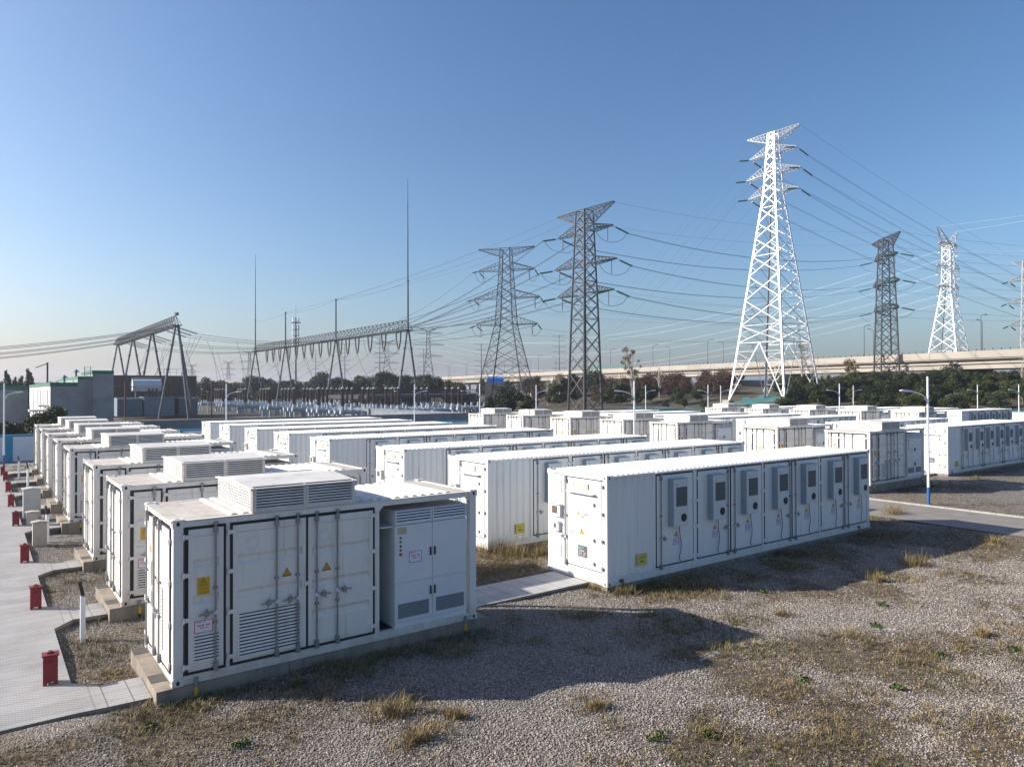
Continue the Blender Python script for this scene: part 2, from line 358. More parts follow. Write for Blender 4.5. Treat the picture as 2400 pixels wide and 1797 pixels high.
def poster(parent, face, u0, u1, v0, v1, d):
    mb = MB(); fb(mb, face, u0, u1, v0, v1, d, d + .004, M['yellow']); um = (u0 + u1) / 2; hh = v1 - v0; wd = u1 - u0
    tri(mb, face, um, v0 + hh * .76, wd * .48, d + .006, M['black']); tri(mb, face, um, v0 + hh * .755, wd * .36, d + .008, M['yellow'])
    fb(mb, face, um - .005, um + .005, v0 + hh * .73, v0 + hh * .81, d + .008, d + .010, M['black'])
    mb.text('高压危险', wd * .17, P3(face, um, v0 + hh * .50, d + .006), xdir(face), (0, 0, 1), M['black'])
    bars(mb, face, um, v0 + hh * .33, wd * .75, .008, d + .004, M['black'], 8, 8); bars(mb, face, um, v0 + hh * .22, wd * .3, .006, d + .004, M['black'], 3, 9)
    bars(mb, face, um, v0 + hh * .08, wd * .88, .008, d + .004, M['black'], 9, 2)
    return mb.obj('danger_poster', parent)
def louvre(parent, face, u0, u1, v0, v1, d, m, pitch=.055, name='louvre', fr=.025):
    mb = MB(); ring(mb, face, u0, u1, v0, v1, fr, d, d + .018, m)
    fb(mb, face, u0 + fr, u1 - fr, v0 + fr, v1 - fr, d, d + .001, M['dark'])
    n = max(3, int((v1 - v0 - 2 * fr) / pitch)); p = (v1 - v0 - 2 * fr) / n
    for i in range(n):
        z = v0 + fr + i * p
        a = [P3(face, u0 + fr, z + p * .05, d + .019), P3(face, u1 - fr, z + p * .05, d + .019), P3(face, u1 - fr, z + p * .60, d + .008), P3(face, u0 + fr, z + p * .60, d + .008)]
        b = [P3(face, u0 + fr, z + p * .05, d + .011), P3(face, u1 - fr, z + p * .05, d + .011)]
        mb.face(a, m); mb.face([a[0], a[1], b[1], b[0]], m)
    return mb.obj(name, parent, fix=False)
def rod(parent, face, u, v0, v1, d, name='lock_rod'):
    mb = MB(); dd = d + .035
    mb.tube(P3(face, u, v0, dd), P3(face, u, v1, dd), .017, M['galv'], 8)
    for v in (v0 + .05, v1 - .1): fb(mb, face, u - .035, u + .035, v - .05, v + .06, d, d + .058, M['galv'])
    for v in (v0 + (v1 - v0) * .32, v0 + (v1 - v0) * .56): fb(mb, face, u - .034, u + .034, v - .02, v + .02, d, d + .056, M['galv'])
    for v in (v0 - .02, v1 + .015): fb(mb, face, u - .02, u + .045, v - .022, v + .022, d, d + .05, M['galv'])
    return mb.obj(name, parent)
def handle(parent, face, u, v, d, side=-1, ln=.28):
    mb = MB(); s = side
    mb.tube(P3(face, u, v + .02, d + .06), P3(face, u + s * ln, v - .015, d + .055), .012, M['galv'], 6)
    fb(mb, face, u + s * ln * .5 - .035, u + s * ln * .5 + .035, v - .045, v + .03, d, d + .07, M['galv'])
    mb.tube(P3(face, u + s * ln * .5, v + .03, d + .05), P3(face, u + s * ln * .5, v + .08, d + .04), .011, M['galv'], 5)
    mb.tube(P3(face, u + s * ln * .5, v - .04, d + .06), P3(face, u + s * (ln * .5 + .04), v - .085, d + .05), .012, M['galv'], 5)
    fb(mb, face, u - .028, u + .028, v - .03, v + .03, d + .02, d + .064, M['paper'])
    return mb.obj('door_handle', parent)
def hinge(parent, face, u, v, d, m, wd=.14):
    mb = MB(); fb(mb, face, u - wd / 2, u + wd / 2, v - .035, v + .035, d, d + .026, m)
    mb.tube(P3(face, u - wd * .38, v - .05, d + .02), P3(face, u - wd * .38, v + .05, d + .02), .016, m, 6)
    return mb.obj('hinge', parent)
def panel(face, u0, u1, v0, v1, d, m, ribs=(), rh=.17, rd=.034, seam=None):
    """a door leaf: flat plate with pressed-in horizontal channels"""
    mb = MB(); bw = .075; a = u0 + bw; b = u1 - bw
    prof = [(v0, 0)]
    for r in sorted(ribs): prof += [(r - rh / 2, 0), (r - rh / 2 + .04, -rd), (r + rh / 2 - .06, -rd), (r + rh / 2, 0)]
    prof.append((v1, 0))
    for (va, da), (vb, db) in zip(prof, prof[1:]):
        mb.face([P3(face, a, va, d + da), P3(face, b, va, d + da), P3(face, b, vb, d + db), P3(face, a, vb, d + db)], m)
    for x in (a, b):
        for r in ribs: mb.face([P3(face, x, r - rh / 2, d), P3(face, x, r - rh / 2 + .04, d - rd), P3(face, x, r + rh / 2 - .06, d - rd), P3(face, x, r + rh / 2, d)], m)
    for x, y in ((u0, a), (b, u1)): mb.face([P3(face, x, v0, d), P3(face, y, v0, d), P3(face, y, v1, d), P3(face, x, v1, d)], m)
    t = .02
    for q in (((u0, v0), (u1, v0)), ((u1, v0), (u1, v1)), ((u1, v1), (u0, v1)), ((u0, v1), (u0, v0))):
        (x0, z0), (x1, z1) = q; mb.face([P3(face, x0, z0, d), P3(face, x1, z1, d), P3(face, x1, z1, d - t), P3(face, x0, z0, d - t)], m)
    if seam: fb(mb, face, a, b, seam, seam + .006, d, d + .002, M['perf'])
    return mb
def castings(mb, L, W, Z, m):
    for x in (0, L):
        for y in (0, W):
            for z in (0, Z):
                a, b = (x - .012, x + .166) if x == 0 else (x - .166, x + .012)
                c, e = (y - .012, y + .15) if y == 0 else (y - .15, y + .012)
                g, h = (z, z + .118) if z == 0 else (z - .118, z + .02)
                o = len(mb.v); mb.box(a, b, c, e, g, h, m)
                xm = a + .089; zm = (g + h) / 2; ym = (c + e) / 2
                n = 10
                for (fx, pts) in (('F', [(xm + .028 * math.cos(t * 2 * math.pi / n), c - .002, zm + .04 * math.sin(t * 2 * math.pi / n)) for t in range(n)]),
                                  ('E', [(a - .002, ym + .026 * math.cos(t * 2 * math.pi / n), zm + .038 * math.sin(t * 2 * math.pi / n)) for t in range(n)]),
                                  ('T', [(xm + .05 * math.cos(t * 2 * math.pi / n), ym + .03 * math.sin(t * 2 * math.pi / n), h + .002) for t in range(n)])):
                    if (fx == 'F' and y) or (fx == 'E' and x) or (fx == 'T' and not z): continue
                    mb.face(pts, M['dark'])
def corrugated(mb, x0, x1, y0, y1, z, pitch, amp, m, flat0=0., flat1=0., m2=None):
    m2 = m2 or m
    xs = []; x = x0 + flat0; prof = [(x0, z)]
    n = int((x1 - flat1 - x) / pitch)
    for i in range(n):
        a = x + i * pitch
        prof += [(a, z), (a + pitch * .22, z + amp), (a + pitch * .52, z + amp), (a + pitch * .74, z)]
    prof.append((x1, z))
    for (xa, za), (xb, zb) in zip(prof, prof[1:]):
        if xb - xa < 1e-6: continue
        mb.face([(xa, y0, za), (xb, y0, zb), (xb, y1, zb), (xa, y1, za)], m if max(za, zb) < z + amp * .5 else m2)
    for y in (y0, y1):
        for i in range(n):
            a = x + i * pitch; mb.face([(a, y, z), (a + pitch * .22, y, z + amp), (a + pitch * .52, y, z + amp), (a + pitch * .74, y, z)], m)
def vwall(mb, x0, x1, y, z0, z1, pitch, amp, m, sgn=1):
    n = max(1, int(round((x1 - x0) / pitch))); p = (x1 - x0) / n
    for i in range(n):
        a = x0 + i * p
        q = [(a, 0), (a + p * .3, 0), (a + p * .5, amp), (a + p * .8, amp), (a + p, 0)]
        for (xa, da), (xb, db) in zip(q, q[1:]): mb.face([(xa, y + sgn * da, z0), (xb, y + sgn * db, z0), (xb, y + sgn * db, z1), (xa, y + sgn * da, z1)], m)

# ---------------------------------------------------------------- inverter container (6.06 m)
PL, PW, PZ = 6.058, 2.438, 2.752
def make_pcs():
    root = empty('inverter_container', (0, 0, 0)); c = M['cream']
    f = MB(); castings(f, PL, PW, PZ, c)
    for x in (.006, PL - .16):
        for y in (.004, PW - .154): f.box(x, x + .154, y, y + .15, .118, PZ - .118, c)
    f.box(.166, PL - .166, .01, .13, 0, .15, c); f.box(.166, PL - .166, PW - .13, PW - .01, 0, .15, c)
    f.box(.166, PL - .166, .01, .09, 2.635, PZ - .004, c); f.box(.166, PL - .166, PW - .09, PW - .01, 2.635, PZ - .004, c)
    for x in (.01, PL - .11): f.box(x, x + .1, .15, PW - .15, .01, .16, c); f.box(x, x + .1, .15, PW - .15, 2.64, PZ - .006, c)
    f.box(.845, .918, .015, .1, .15, 2.635, c); f.box(3.655, 3.758, .008, .1, .15, 2.635, c)
    for x, s in ((3.758, 1), (PL - .16, -1)): f.prism([(x, 2.635), (x + s * .1, 2.635), (x, 2.53)], 'y', .02, .09, c)
    f.obj('frame', root)
    b = MB(); b.box(.16, 3.7, .14, PW - .1, .15, 2.62, c)            # closed room
    vwall(b, .16, 3.7, PW - .04, .15, 2.64, .28, .035, c, -1)
    b.box(3.70, 3.757, .1, PW - .03, .15, 2.635, c)
    vwall(b, 3.76, 4.9, PW - .04, .15, 2.64, .28, .035, c, -1); b.box(3.76, 4.9, PW - .03, PW - .02, .15, 2.635, c)
    b.obj('body_shell', root)
    b = MB(); b.box(.1, PL - .1, .12, PW - .12, .10, .152, M['dark']); b.obj('floor', root)
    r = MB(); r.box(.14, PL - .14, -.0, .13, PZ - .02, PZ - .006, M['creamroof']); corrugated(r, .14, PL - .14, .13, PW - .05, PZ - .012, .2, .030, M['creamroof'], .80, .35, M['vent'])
    r.box(.03, PL - .03, .06, PW - .06, PZ - .05, PZ - .03, M['creamroof'])
    r.box(-.03, .14, .0, PW, PZ - .016, PZ + .006, M['creamroof'])
    for x in (.05, .5): r.box(x + .01, x + .013, .15, PW - .15, PZ - .012, PZ - .009, M['perf'])
    r.obj('roof', root, fix=False)
    # roof vent hood
    v = MB(); vm = M['vent']; x0, x1, y0, y1, zb, zt = 1.30, 3.25, .03, 2.30, PZ - .002, PZ + .45
    v.box(x0 + .03, x1 - .03, y0 + .03, y1 - .03, zb, zt, M['dark'])
    for x in (x0, x1 - .05):
        for y in (y0, y1 - .05): v.box(x, x + .05, y, y + .05, zb, zt, vm)
    v.box(x0, x1, y0, y1, zb, zb + .03, vm); v.box((x0 + x1) / 2 - .025, (x0 + x1) / 2 + .025, y0, y1, zb + .03, zt, vm)
    v.box(x1 - .03, x1, y0 + .05, y1 - .05, zb + .03, zt, vm); v.box(x0 + .05, x1 - .05, y1 - .03, y1, zb + .03, zt, vm)
    vo = v.obj('roof_vent', root)
    rf = MB(); ym = (y0 + y1) / 2; rz = zt + .06; e = .045
    for ya, za, yb, zc in ((y0 - e, zt - .012, ym, rz), (ym, rz, y1 + e, zt - .012)):
        rf.face([(x0 - e, ya, za), (x1 + e, ya, za), (x1 + e, yb, zc), (x0 - e, yb, zc)], vm)
        rf.face([(x0 - e, ya, za - .02), (x1 + e, ya, za - .02), (x1 + e, yb, zc - .02), (x0 - e, yb, zc - .02)], vm)
    for x in (x0 - e, x1 + e, ): rf.face([(x, y0 - e, zt - .032), (x, y1 + e, zt - .032), (x, y1 + e, zt - .012), (x, ym, rz), (x, y0 - e, zt - .012)], vm)
    for x in (x0, x1 - .005): rf.face([(x, y0, zt - .02), (x, y1, zt - .02), (x, ym, rz - .02)], vm)
    for y in (y0 - e, y1 + e): rf.face([(x0 - e, y, zt - .032), (x1 + e, y, zt - .032), (x1 + e, y, zt - .012), (x0 - e, y, zt - .012)], M['ac'])
    rf.obj('hood_roof', vo, fix=False)
    xm = (x0 + x1) / 2
    for a, b2 in ((x0 + .045, xm - .02), (xm + .02, x1 - .045)): louvre(vo, 'F', a, b2, zb + .03, zt - .015, -y0, vm, .045, 'louvre_panel')
    for i in range(3):
        a = y0 + .045 + i * .727; louvre(vo, 'E', a, a + .71, zb + .03, zt - .015, -x0, vm, .045, 'louvre_panel')
    # three front doors
    def door(name, u0, u1, v0, v1, ribs, hinges, rods, hnd, face='F', sealm='seal', dd=.0):
        s = MB(); ring(s, face, u0, u1, v0, v1, .036 if face == 'F' else .026, -.03, .010, M[sealm])
        p = panel(face, u0 + .042, u1 - .042, v0 + .042, v1 - .042, .012, c, ribs, seam=v1 - .17).obj(name, root, fix=False)
        s.obj('seal', p)
        for u, v in hinges: hinge(p, face, u, v, .012, c)
        for u in rods: rod(p, face, u, v0 + .02, v1 + .02, .012)
        for u, v, sd in hnd: handle(p, face, u, v, .012, sd)
        return p
    hz = (2.42, 1.78, 1.18, .30)
    d1 = door('side_door', .197, .845, .165, 2.629, (2.0, 1.39), [(.215, z) for z in (2.47, 1.83, 1.08, .30)], (.665,), [(.665, 1.15, -1)])
    poster(d1, 'F', .375, .575, 1.475, 1.765, .012); notice(d1, 'F', .33, .63, .83, 1.04, .014)
    louvre(d1, 'F', .32, .74, .33, .80, .012, c, .05, fr=.012)
    d2 = door('side_door', .920, 2.305, .165, 2.625, (1.98, 1.37), [(.935, z) for z in (2.48, 1.80, 1.10, .33)], (1.713, 2.10), [(1.713, 1.15, -1), (2.10, 1.15, -1)])
    louvre(d2, 'F', 1.04, 2.17, .24, 1.06, .012, c, .056); hazard(d2, 'F', 1.905, 1.61, .19, .012)
    d3 = door('side_door', 2.265, 3.652, .165, 2.62, (1.94, 1.33, .77), [(3.64, z) for z in (2.48, 1.78, 1.06, .32)] + [(2.30, 1.37)], (2.46, 2.865), [(2.46, 1.14, 1), (2.865, 1.16, 1)])
    hazard(d3, 'F', 2.66, 1.60, .19, .012)
    for d, u, v in ((d2, 1.30, 2.24), (d3, 2.62, 2.22)):               # worn round emblem with a pointed foot
        m = MB(); n = 22
        for i in range(n):
            t0, t1 = [2 * math.pi * k / n for k in (i, i + 1)]
            if i in (11, 12, 21): continue
            m.face([P3('F', u + r * math.cos(t), v + r * math.sin(t) * (1.25 if math.sin(t) < -.55 else 1), .0145) for r, t in ((.075, t0), (.13, t0), (.13, t1), (.075, t1))], M['faint'])
        m.obj('faded_emblem', d, fix=False)
    # end doors
    e1 = door('end_door', 1.66, 2.26, .17, 2.61, (), [(2.25, z) for z in (2.4, 1.7, 1.0, .32)], (2.08,), [(2.08, 1.02, -1)], 'E')
    hazard(e1, 'E', 1.86, 1.98, .20, .012, True, 'orange'); louvre(e1, 'E', 1.74, 2.0, .95, 1.78, .012, c, .06, fr=.01)
    e2 = door('end_door', .20, 1.64, .17, 2.61, (), [(.21, z) for z in (2.4, 1.70, 1.0, .32)] + [(1.62, 2.36), (1.62, 1.3)], (1.36, .92), [(1.36, .98, -1), (.92, .98, 1)], 'E')
    n = MB(); fb(n, 'E', 1.06, 1.22, 1.32, 1.60, .012, .016, M['orange']); n.obj('warning_plate', e2)
    louvre(e2, 'E', .74, .88, .42, 1.5, .012, c, .06, fr=.01)
    # outdoor inverter cabinet standing in the open bay
    k = M['cab']; cb = MB(); X0, X1, Y0, Y1 = 4.11, 5.82, .035, 2.15
    cb.box(X0, X1, Y0 + .012, Y1, .152, 2.20, k); cb.box(X0, X1, Y0, Y0 + .012, .152, .25, k)
    cb.box(X0 + .0, X1, Y0 + .02, Y1, 2.206, 2.50, k); cb.box(X0 - .3, X0 + .02, .1, .5, 2.17, 2.195, k)
    co = cb.obj('inverter_cabinet', root)
    for a, b2, v0, v1 in ((X0, 4.972, 1.047, 2.20), (4.978, X1, 1.047, 2.20), (X0, 4.972, .255, 1.041), (4.978, X1, .255, 1.041)):
        q = MB(); q.box(a + .004, b2 - .004, Y0 - .006, Y0 + .014, v0 + .003, v1 - .003, k); q.obj('cabinet_door', co)
    for a, b2 in ((4.18, 4.89), (5.06, 5.75)):
        q = MB(); q.box(a, b2, Y0 - .01, Y0 - .004, .33, .62, M['perf']); q.obj('filter_grille', co)
    for a in (4.93, 5.03):
        for z in (1.60, .80):
            q = MB(); q.box(a - .014, a + .014, Y0 - .03, Y0 - .006, z - .085, z + .085, M['black']); q.obj('cabinet_handle', co)
    for a, b2 in ((X0 + .005, 4.96), (4.98, X1 - .005)): louvre(co, 'F', a, b2, 2.215, 2.495, -Y0 - .002, k, .05, 'louvre_panel')
    q = MB(); fb(q, 'F', 4.17, 4.37, 2.02, 2.16, -Y0 + .007, -Y0 + .009, M['beige']); bars(q, 'F', 4.27, 2.12, .15, .02, -Y0 + .009, M['paleyellow'], 2, 1); bars(q, 'F', 4.27, 2.065, .15, .03, -Y0 + .009, M['paleyellow'], 2, 2); q.obj('nameplate', co)
    for z, mm, rr in ((1.95, 'green', .02), (1.87, 'green', .02), (1.785, 'black', .02), (1.705, 'black', .02), (1.62, 'redink', .03)):
        q = MB(); q.tube((4.235, Y0 - .006, z), (4.235, Y0 - .03, z), rr, M[mm], 12); q.obj('indicator_lamp' if rr < .025 else 'stop_button', co)
    notice(co, 'F', 4.43, 4.72, 1.42, 1.65, -Y0 + .007)
    # earthing strap stubs at the bottom rail
    for x in (.36, 5.76):
        q = MB(); q.tube((x, -.02, .10), (x, -.02, -.06), .034, M['galv'], 10); q.tube((x, -.02, -.06), (x, -.03, -.20), .034, M['yellow'], 10); q.tube((x, -.03, -.20), (x, -.03, -.32), .034, M['green'], 10)
        q.obj('earthing_strap', root)
    return root

# ---------------------------------------------------------------- battery container (13.7 m)
BL, BW, BZ = 13.716, 2.438, 2.9
DOORS = [(1.892, 3.498, 'l'), (3.666, 5.238, 'r'), (5.250, 6.876, 'l'), (7.002, 8.556, 'r'), (8.567, 10.21, 'l'), (10.348, 11.936, 'r'), (11.948, 13.50, 'l')]
ACX = [2.39, 4.14, 5.77, 7.43, 9.09, 10.80, 12.57]
def make_battery():
    root = empty('battery_container', (0, 0, 0)); c = M['white']
    f = MB(); castings(f, BL, BW, BZ, c)
    for x in (.006, BL - .146):
        for y in (.004, BW - .154): f.box(x, x + .14, y, y + .15, .118, BZ - .118, c)
    f.box(.166, BL - .166, .01, .14, .03, .215, c); f.box(.166, BL - .166, -.005, .1, .0, .03, c); f.box(.166, BL - .166, BW - .13, BW - .01, 0, .2, c)
    f.box(.166, BL - .166, .01, .1, 2.83, BZ - .004, c); f.box(.166, BL - .166, BW - .1, BW - .01, 2.83, BZ - .004, c)
    for x0, x1 in ((1.80, 1.89), (3.5, 3.664), (6.878, 7.0), (10.212, 10.346), (13.50, 13.57)): f.box(x0, x1, .012, .1, .215, 2.83, c)
    for x in (3.45, 6.8, 10.2): f.box(x, x + .3, -.012, .01, .03, .20, c)
    f.box(BL - .12, BL - .01, .15, BW - .15, .01, BZ - .006, c)
    f.box(1.86, BL - .05, -.05, .012, BZ - .03, BZ - .012, c)
    f.obj('frame', root)
    b = MB(); b.box(.14, BL - .14, .12, BW - .12, .15, BZ - .1, c); vwall(b, .166, 1.80, .04, .215, 2.82, .27, .03, c, 1)
    vwall(b, .166, BL - .166, BW - .04, .2, 2.84, .28, .035, c, -1); b.obj('body_shell', root)
    r = MB(); r.box(.14, BL - .14, -.0, .12, BZ - .02, BZ - .006, M['white']); corrugated(r, .0, BL, .12, BW - .04, BZ - .012, .2, .030, M['whiteroof'], .25, .2); r.box(.02, BL - .02, .05, BW - .05, BZ - .05, BZ - .03, M['whiteroof']); r.obj('roof', root, fix=False)
    q = MB(); n = 0; fb(q, 'F', 1.15, 1.53, .38, .70, -.03, -.008, M['paleyellow']); q.text('人员禁止入内', .052, (1.34, .006, .58), (1, 0, 0), (0, 0, 1), M['black']); bars(q, 'F', 1.34, .49, .16, .04, -.008, M['black'], 3, 1)
    q.obj('paper_notice', root, fix=False)
    for i, ((u0, u1, side), ax) in enumerate(zip(DOORS, ACX)):
        p = MB(); fb(p, 'F', u0 + .03, u1 - .03, .262, 2.785, -.02, .004, c); p = p.obj('compartment_door', root)
        s = MB(); ring(s, 'F', u0, u1, .235, 2.812, .034, -.04, .0, M['seal']); s.obj('seal', p)
        ru = u0 + .175 if side == 'l' else u1 - .15; rod(p, 'F', ru, .20, 2.80, .004)
        handle(p, 'F', ru, 1.02, .004, 1 if side == 'l' else -1, .24)
        hu = u1 + .0 if side == 'l' else u0
        for z in (2.60, 1.95, 1.20, .36): hinge(p, 'F', hu, z, .006, c, .13)
        tu = ax + .33; hazard(p, 'F', tu, 1.06, .17, .004, False)
        notice(p, 'F', tu - .125, tu + .125, .77, .965, .004, 'blueink', 'lilac', edge='redink')
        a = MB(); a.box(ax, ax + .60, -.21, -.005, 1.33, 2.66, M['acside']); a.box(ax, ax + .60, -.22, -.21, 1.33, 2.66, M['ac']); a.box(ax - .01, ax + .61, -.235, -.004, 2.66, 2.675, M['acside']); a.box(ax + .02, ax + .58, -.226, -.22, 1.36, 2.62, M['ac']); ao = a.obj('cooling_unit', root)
        g = MB(); g.box(ax + .09, ax + .55, -.232, -.226, 1.90, 2.44, M['grille'])
        for z in np.arange(1.93, 2.43, .05): g.box(ax + .10, ax + .54, -.236, -.232, z, z + .012, M['perf'])
        g.obj('air_grille', ao)
        g = MB(); g.tube((ax + .41, -.226, 1.57), (ax + .41, -.238, 1.57), .115, M['dark'], 20); g.tube((ax + .41, -.238, 1.57), (ax + .41, -.242, 1.57), .03, M['grille'], 10); g.obj('fan_opening', ao)
        g = MB(); g.face([(ax + .09, -.229, 2.50), (ax + .15, -.229, 2.50), (ax + .13, -.229, 2.55)], M['black']); g.obj('maker_mark', ao)
        q = MB(); zz = [1.33, 1.1, .8, .62, .45, .34, .3]; xx = [.43, .44, .50, .49, .43, .43, .47]
        q.path([(ax + a_, -.05, b_) for a_, b_ in zip(xx, zz)], .011, M['grille'], 5); q.obj('drain_hose', ao)
    # end wall with personnel door
    e = MB(); e.box(.0, .05, .15, BW - .15, .01, .33, c); e.box(.0, .05, .15, .18, .33, 2.83, c); e.box(.0, .05, 1.72, BW - .15, .33, 2.83, c); e.box(.0, .05, .15, BW - .15, 2.79, BZ - .006, c); e.box(.03, .10, .18, 1.72, .33, 2.79, c)
    e.box(-.035, .0, .14, 2.35, 2.79, 2.815, M['ac']); e.obj('end_wall', root)
    p = MB(); fb(p, 'E', .205, 1.695, .355, 2.755, -.02, .004, c); p = p.obj('end_door', root)
    s = MB(); ring(s, 'E', .18, 1.72, .33, 2.78, .03, -.03, .001, M['seal']); s.obj('seal', p)
    q = MB(); fb(q, 'E', .49, 1.48, .38, 2.33, .004, .010, c); ring(q, 'E', .49, 1.48, .38, 2.33, .006, .010, .0115, M['ac']); q.obj('door_leaf', p)
    rod(p, 'E', 1.62, .34, 2.76, .004)
    for z in (2.615, 1.89, 1.17, .445): hinge(p, 'E', .16, z, .004, M['galv'], .08)
    for z in (2.1, 1.15, .52): hinge(p, 'E', .485, z, .012, M['galv'], .06)
    q = MB(); fb(q, 'E', .62, 1.36, 2.44, 2.70, .004, .014, c); fb(q, 'E', .70, 1.29, 2.50, 2.64, .014, .035, M['lampglass']); fb(q, 'E', .705, .76, 2.505, 2.635, .035, .045, M['beige']); ring(q, 'E', .69, 1.30, 2.49, 2.65, .012, .014, .045, M['beige']); q.obj('emergency_lamp', p)
    q = MB(); fb(q, 'E', .42, 1.52, 2.38, 2.395, .004, .13, c); fb(q, 'E', .44, 1.5, 2.365, 2.38, .004, .12, M['ac']); q.obj('rain_visor', p)
    q = MB()
    for i, u in enumerate((1.12, 1.0, .89, .78)):
        if i == 0: tri(q, 'E', u, 1.80, .11, .014, M['black']); tri(q, 'E', u, 1.80, .085, .016, M['yellow'])
        else:
            mm = M['redink'] if i < 3 else M['blueink']; q.tube((-.012, u, 1.805), (-.016, u, 1.805), .046, mm, 14); q.tube((-.016, u, 1.805), (-.018, u, 1.805), .036 if i < 3 else .02, M['paper'], 14)
            if i < 3: q.face([P3('E', u + .03, 1.835, .020), P3('E', u + .022, 1.84, .020), P3('E', u - .03, 1.775, .020), P3('E', u - .022, 1.77, .020)], M['black'])
    bars(q, 'E', .95, 1.72, .16, .028, .012, M['redink'], 5, 3); bars(q, 'E', .80, 1.72, .10, .024, .012, M['cyan'], 3, 3); q.obj('safety_pictograms', p, fix=False)
    hazard(p, 'E', .975, 1.31, .19, .012, False)
    q = MB(); fb(q, 'E', .75, 1.13, .62, .94, .011, .016, M['plate']); n = 16
    for i in range(n):
        if 3 <= i <= 4: continue
        t0, t1 = [2 * math.pi * k_ / n for k_ in (i, i + 1)]
        q.face([P3('E', 1.06 - r_ * math.cos(t), .87 + r_ * math.sin(t), .0175) for r_, t in ((.022, t0), (.042, t0), (.042, t1), (.022, t1))], M['cyan'])
    bars(q, 'E', .90, .885, .17, .022, .016, M['cyan'], 4, 2); bars(q, 'E', .90, .85, .17, .016, .016, M['blueink'], 6, 2); bars(q, 'E', .95, .795, .22, .022, .016, M['paper'], 8, 2)
    for z in (.755, .73, .705, .68): bars(q, 'E', 1.03, z, .12, .008, .016, M['paper'], 3, int(z * 99)); bars(q, 'E', .85, z, .12, .008, .016, M['paper'], 3, int(z * 77))
    bars(q, 'E', .94, .645, .24, .008, .016, M['paper'], 9, 2); q.obj('nameplate', p, fix=False)
    q = MB(); q.tube((-.012, 1.40, 1.26), (-.06, 1.40, 1.26), .02, M['galv'], 8); q.tube((-.06, 1.40, 1.26), (-.06, 1.27, 1.235), .011, M['galv'], 6); q.obj('lever_handle', p)
    handle(p, 'E', 1.62, 1.09, .004, 1, .24)
    for z0, z1 in ((2.29, 2.65), (.46, .81)):
        q = louvre(root, 'E', 1.84, 2.2, z0, z1, .002, c, .04, 'wall_louvre')
    for u0, u1, z0, z1 in ((1.80, 2.21, 1.61, 1.95), (1.86, 2.14, 1.20, 1.45)):
        q = MB(); fb(q, 'E', u0, u1, z0, z1, .0, .10, c); fb(q, 'E', u0 + .1, u1 - .07, z0 + .08, z1 - .05, .10, .103, M['copper']); fb(q, 'E', u0 + .1, (u0 + u1) / 2 + .05, z0 + .08, z1 - .05, .103, .104, M['plate'])
        fb(q, 'E', u0 - .02, u1 + .02, z1, z1 + .015, .0, .15, c); fb(q, 'E', u0 + .06, u1 - .1, z1 + .05, z1 + .062, .0, .004, M['orange']); q.obj('instrument_box', root)
    for x in (.52, 12.9):
        q = MB(); q.box(x - .06, x + .06, -.03, .01, .06, .14, M['copper']); q.tube((x + .06, -.03, .06), (x + .08, -.035, -.06), .026, M['galv'], 8); q.tube((x + .08, -.035, -.06), (x + .08, -.04, -.2), .028, M['yellow'], 8); q.obj('earthing_strap', root)
    return root

def plinth(name, x0, x1, y0, y1, z1, patches=()):
    mb = MB(); c = M['concrete']; mb.box(x0, x1, y0, y1, -.25, z1, c)
    for i in range(1, int((x1 - x0) / 2.2)):
        x = x0 + i * 2.2; mb.box(x - .006, x + .006, y0 - .003, y0, -.25, z1, M['ledgepatch'])
    for y, dy in patches: mb.box(x0 - .004, x0 + .24, y, y + dy, z1, z1 + .006, M['ledgepatch'])
    return mb.obj(name)

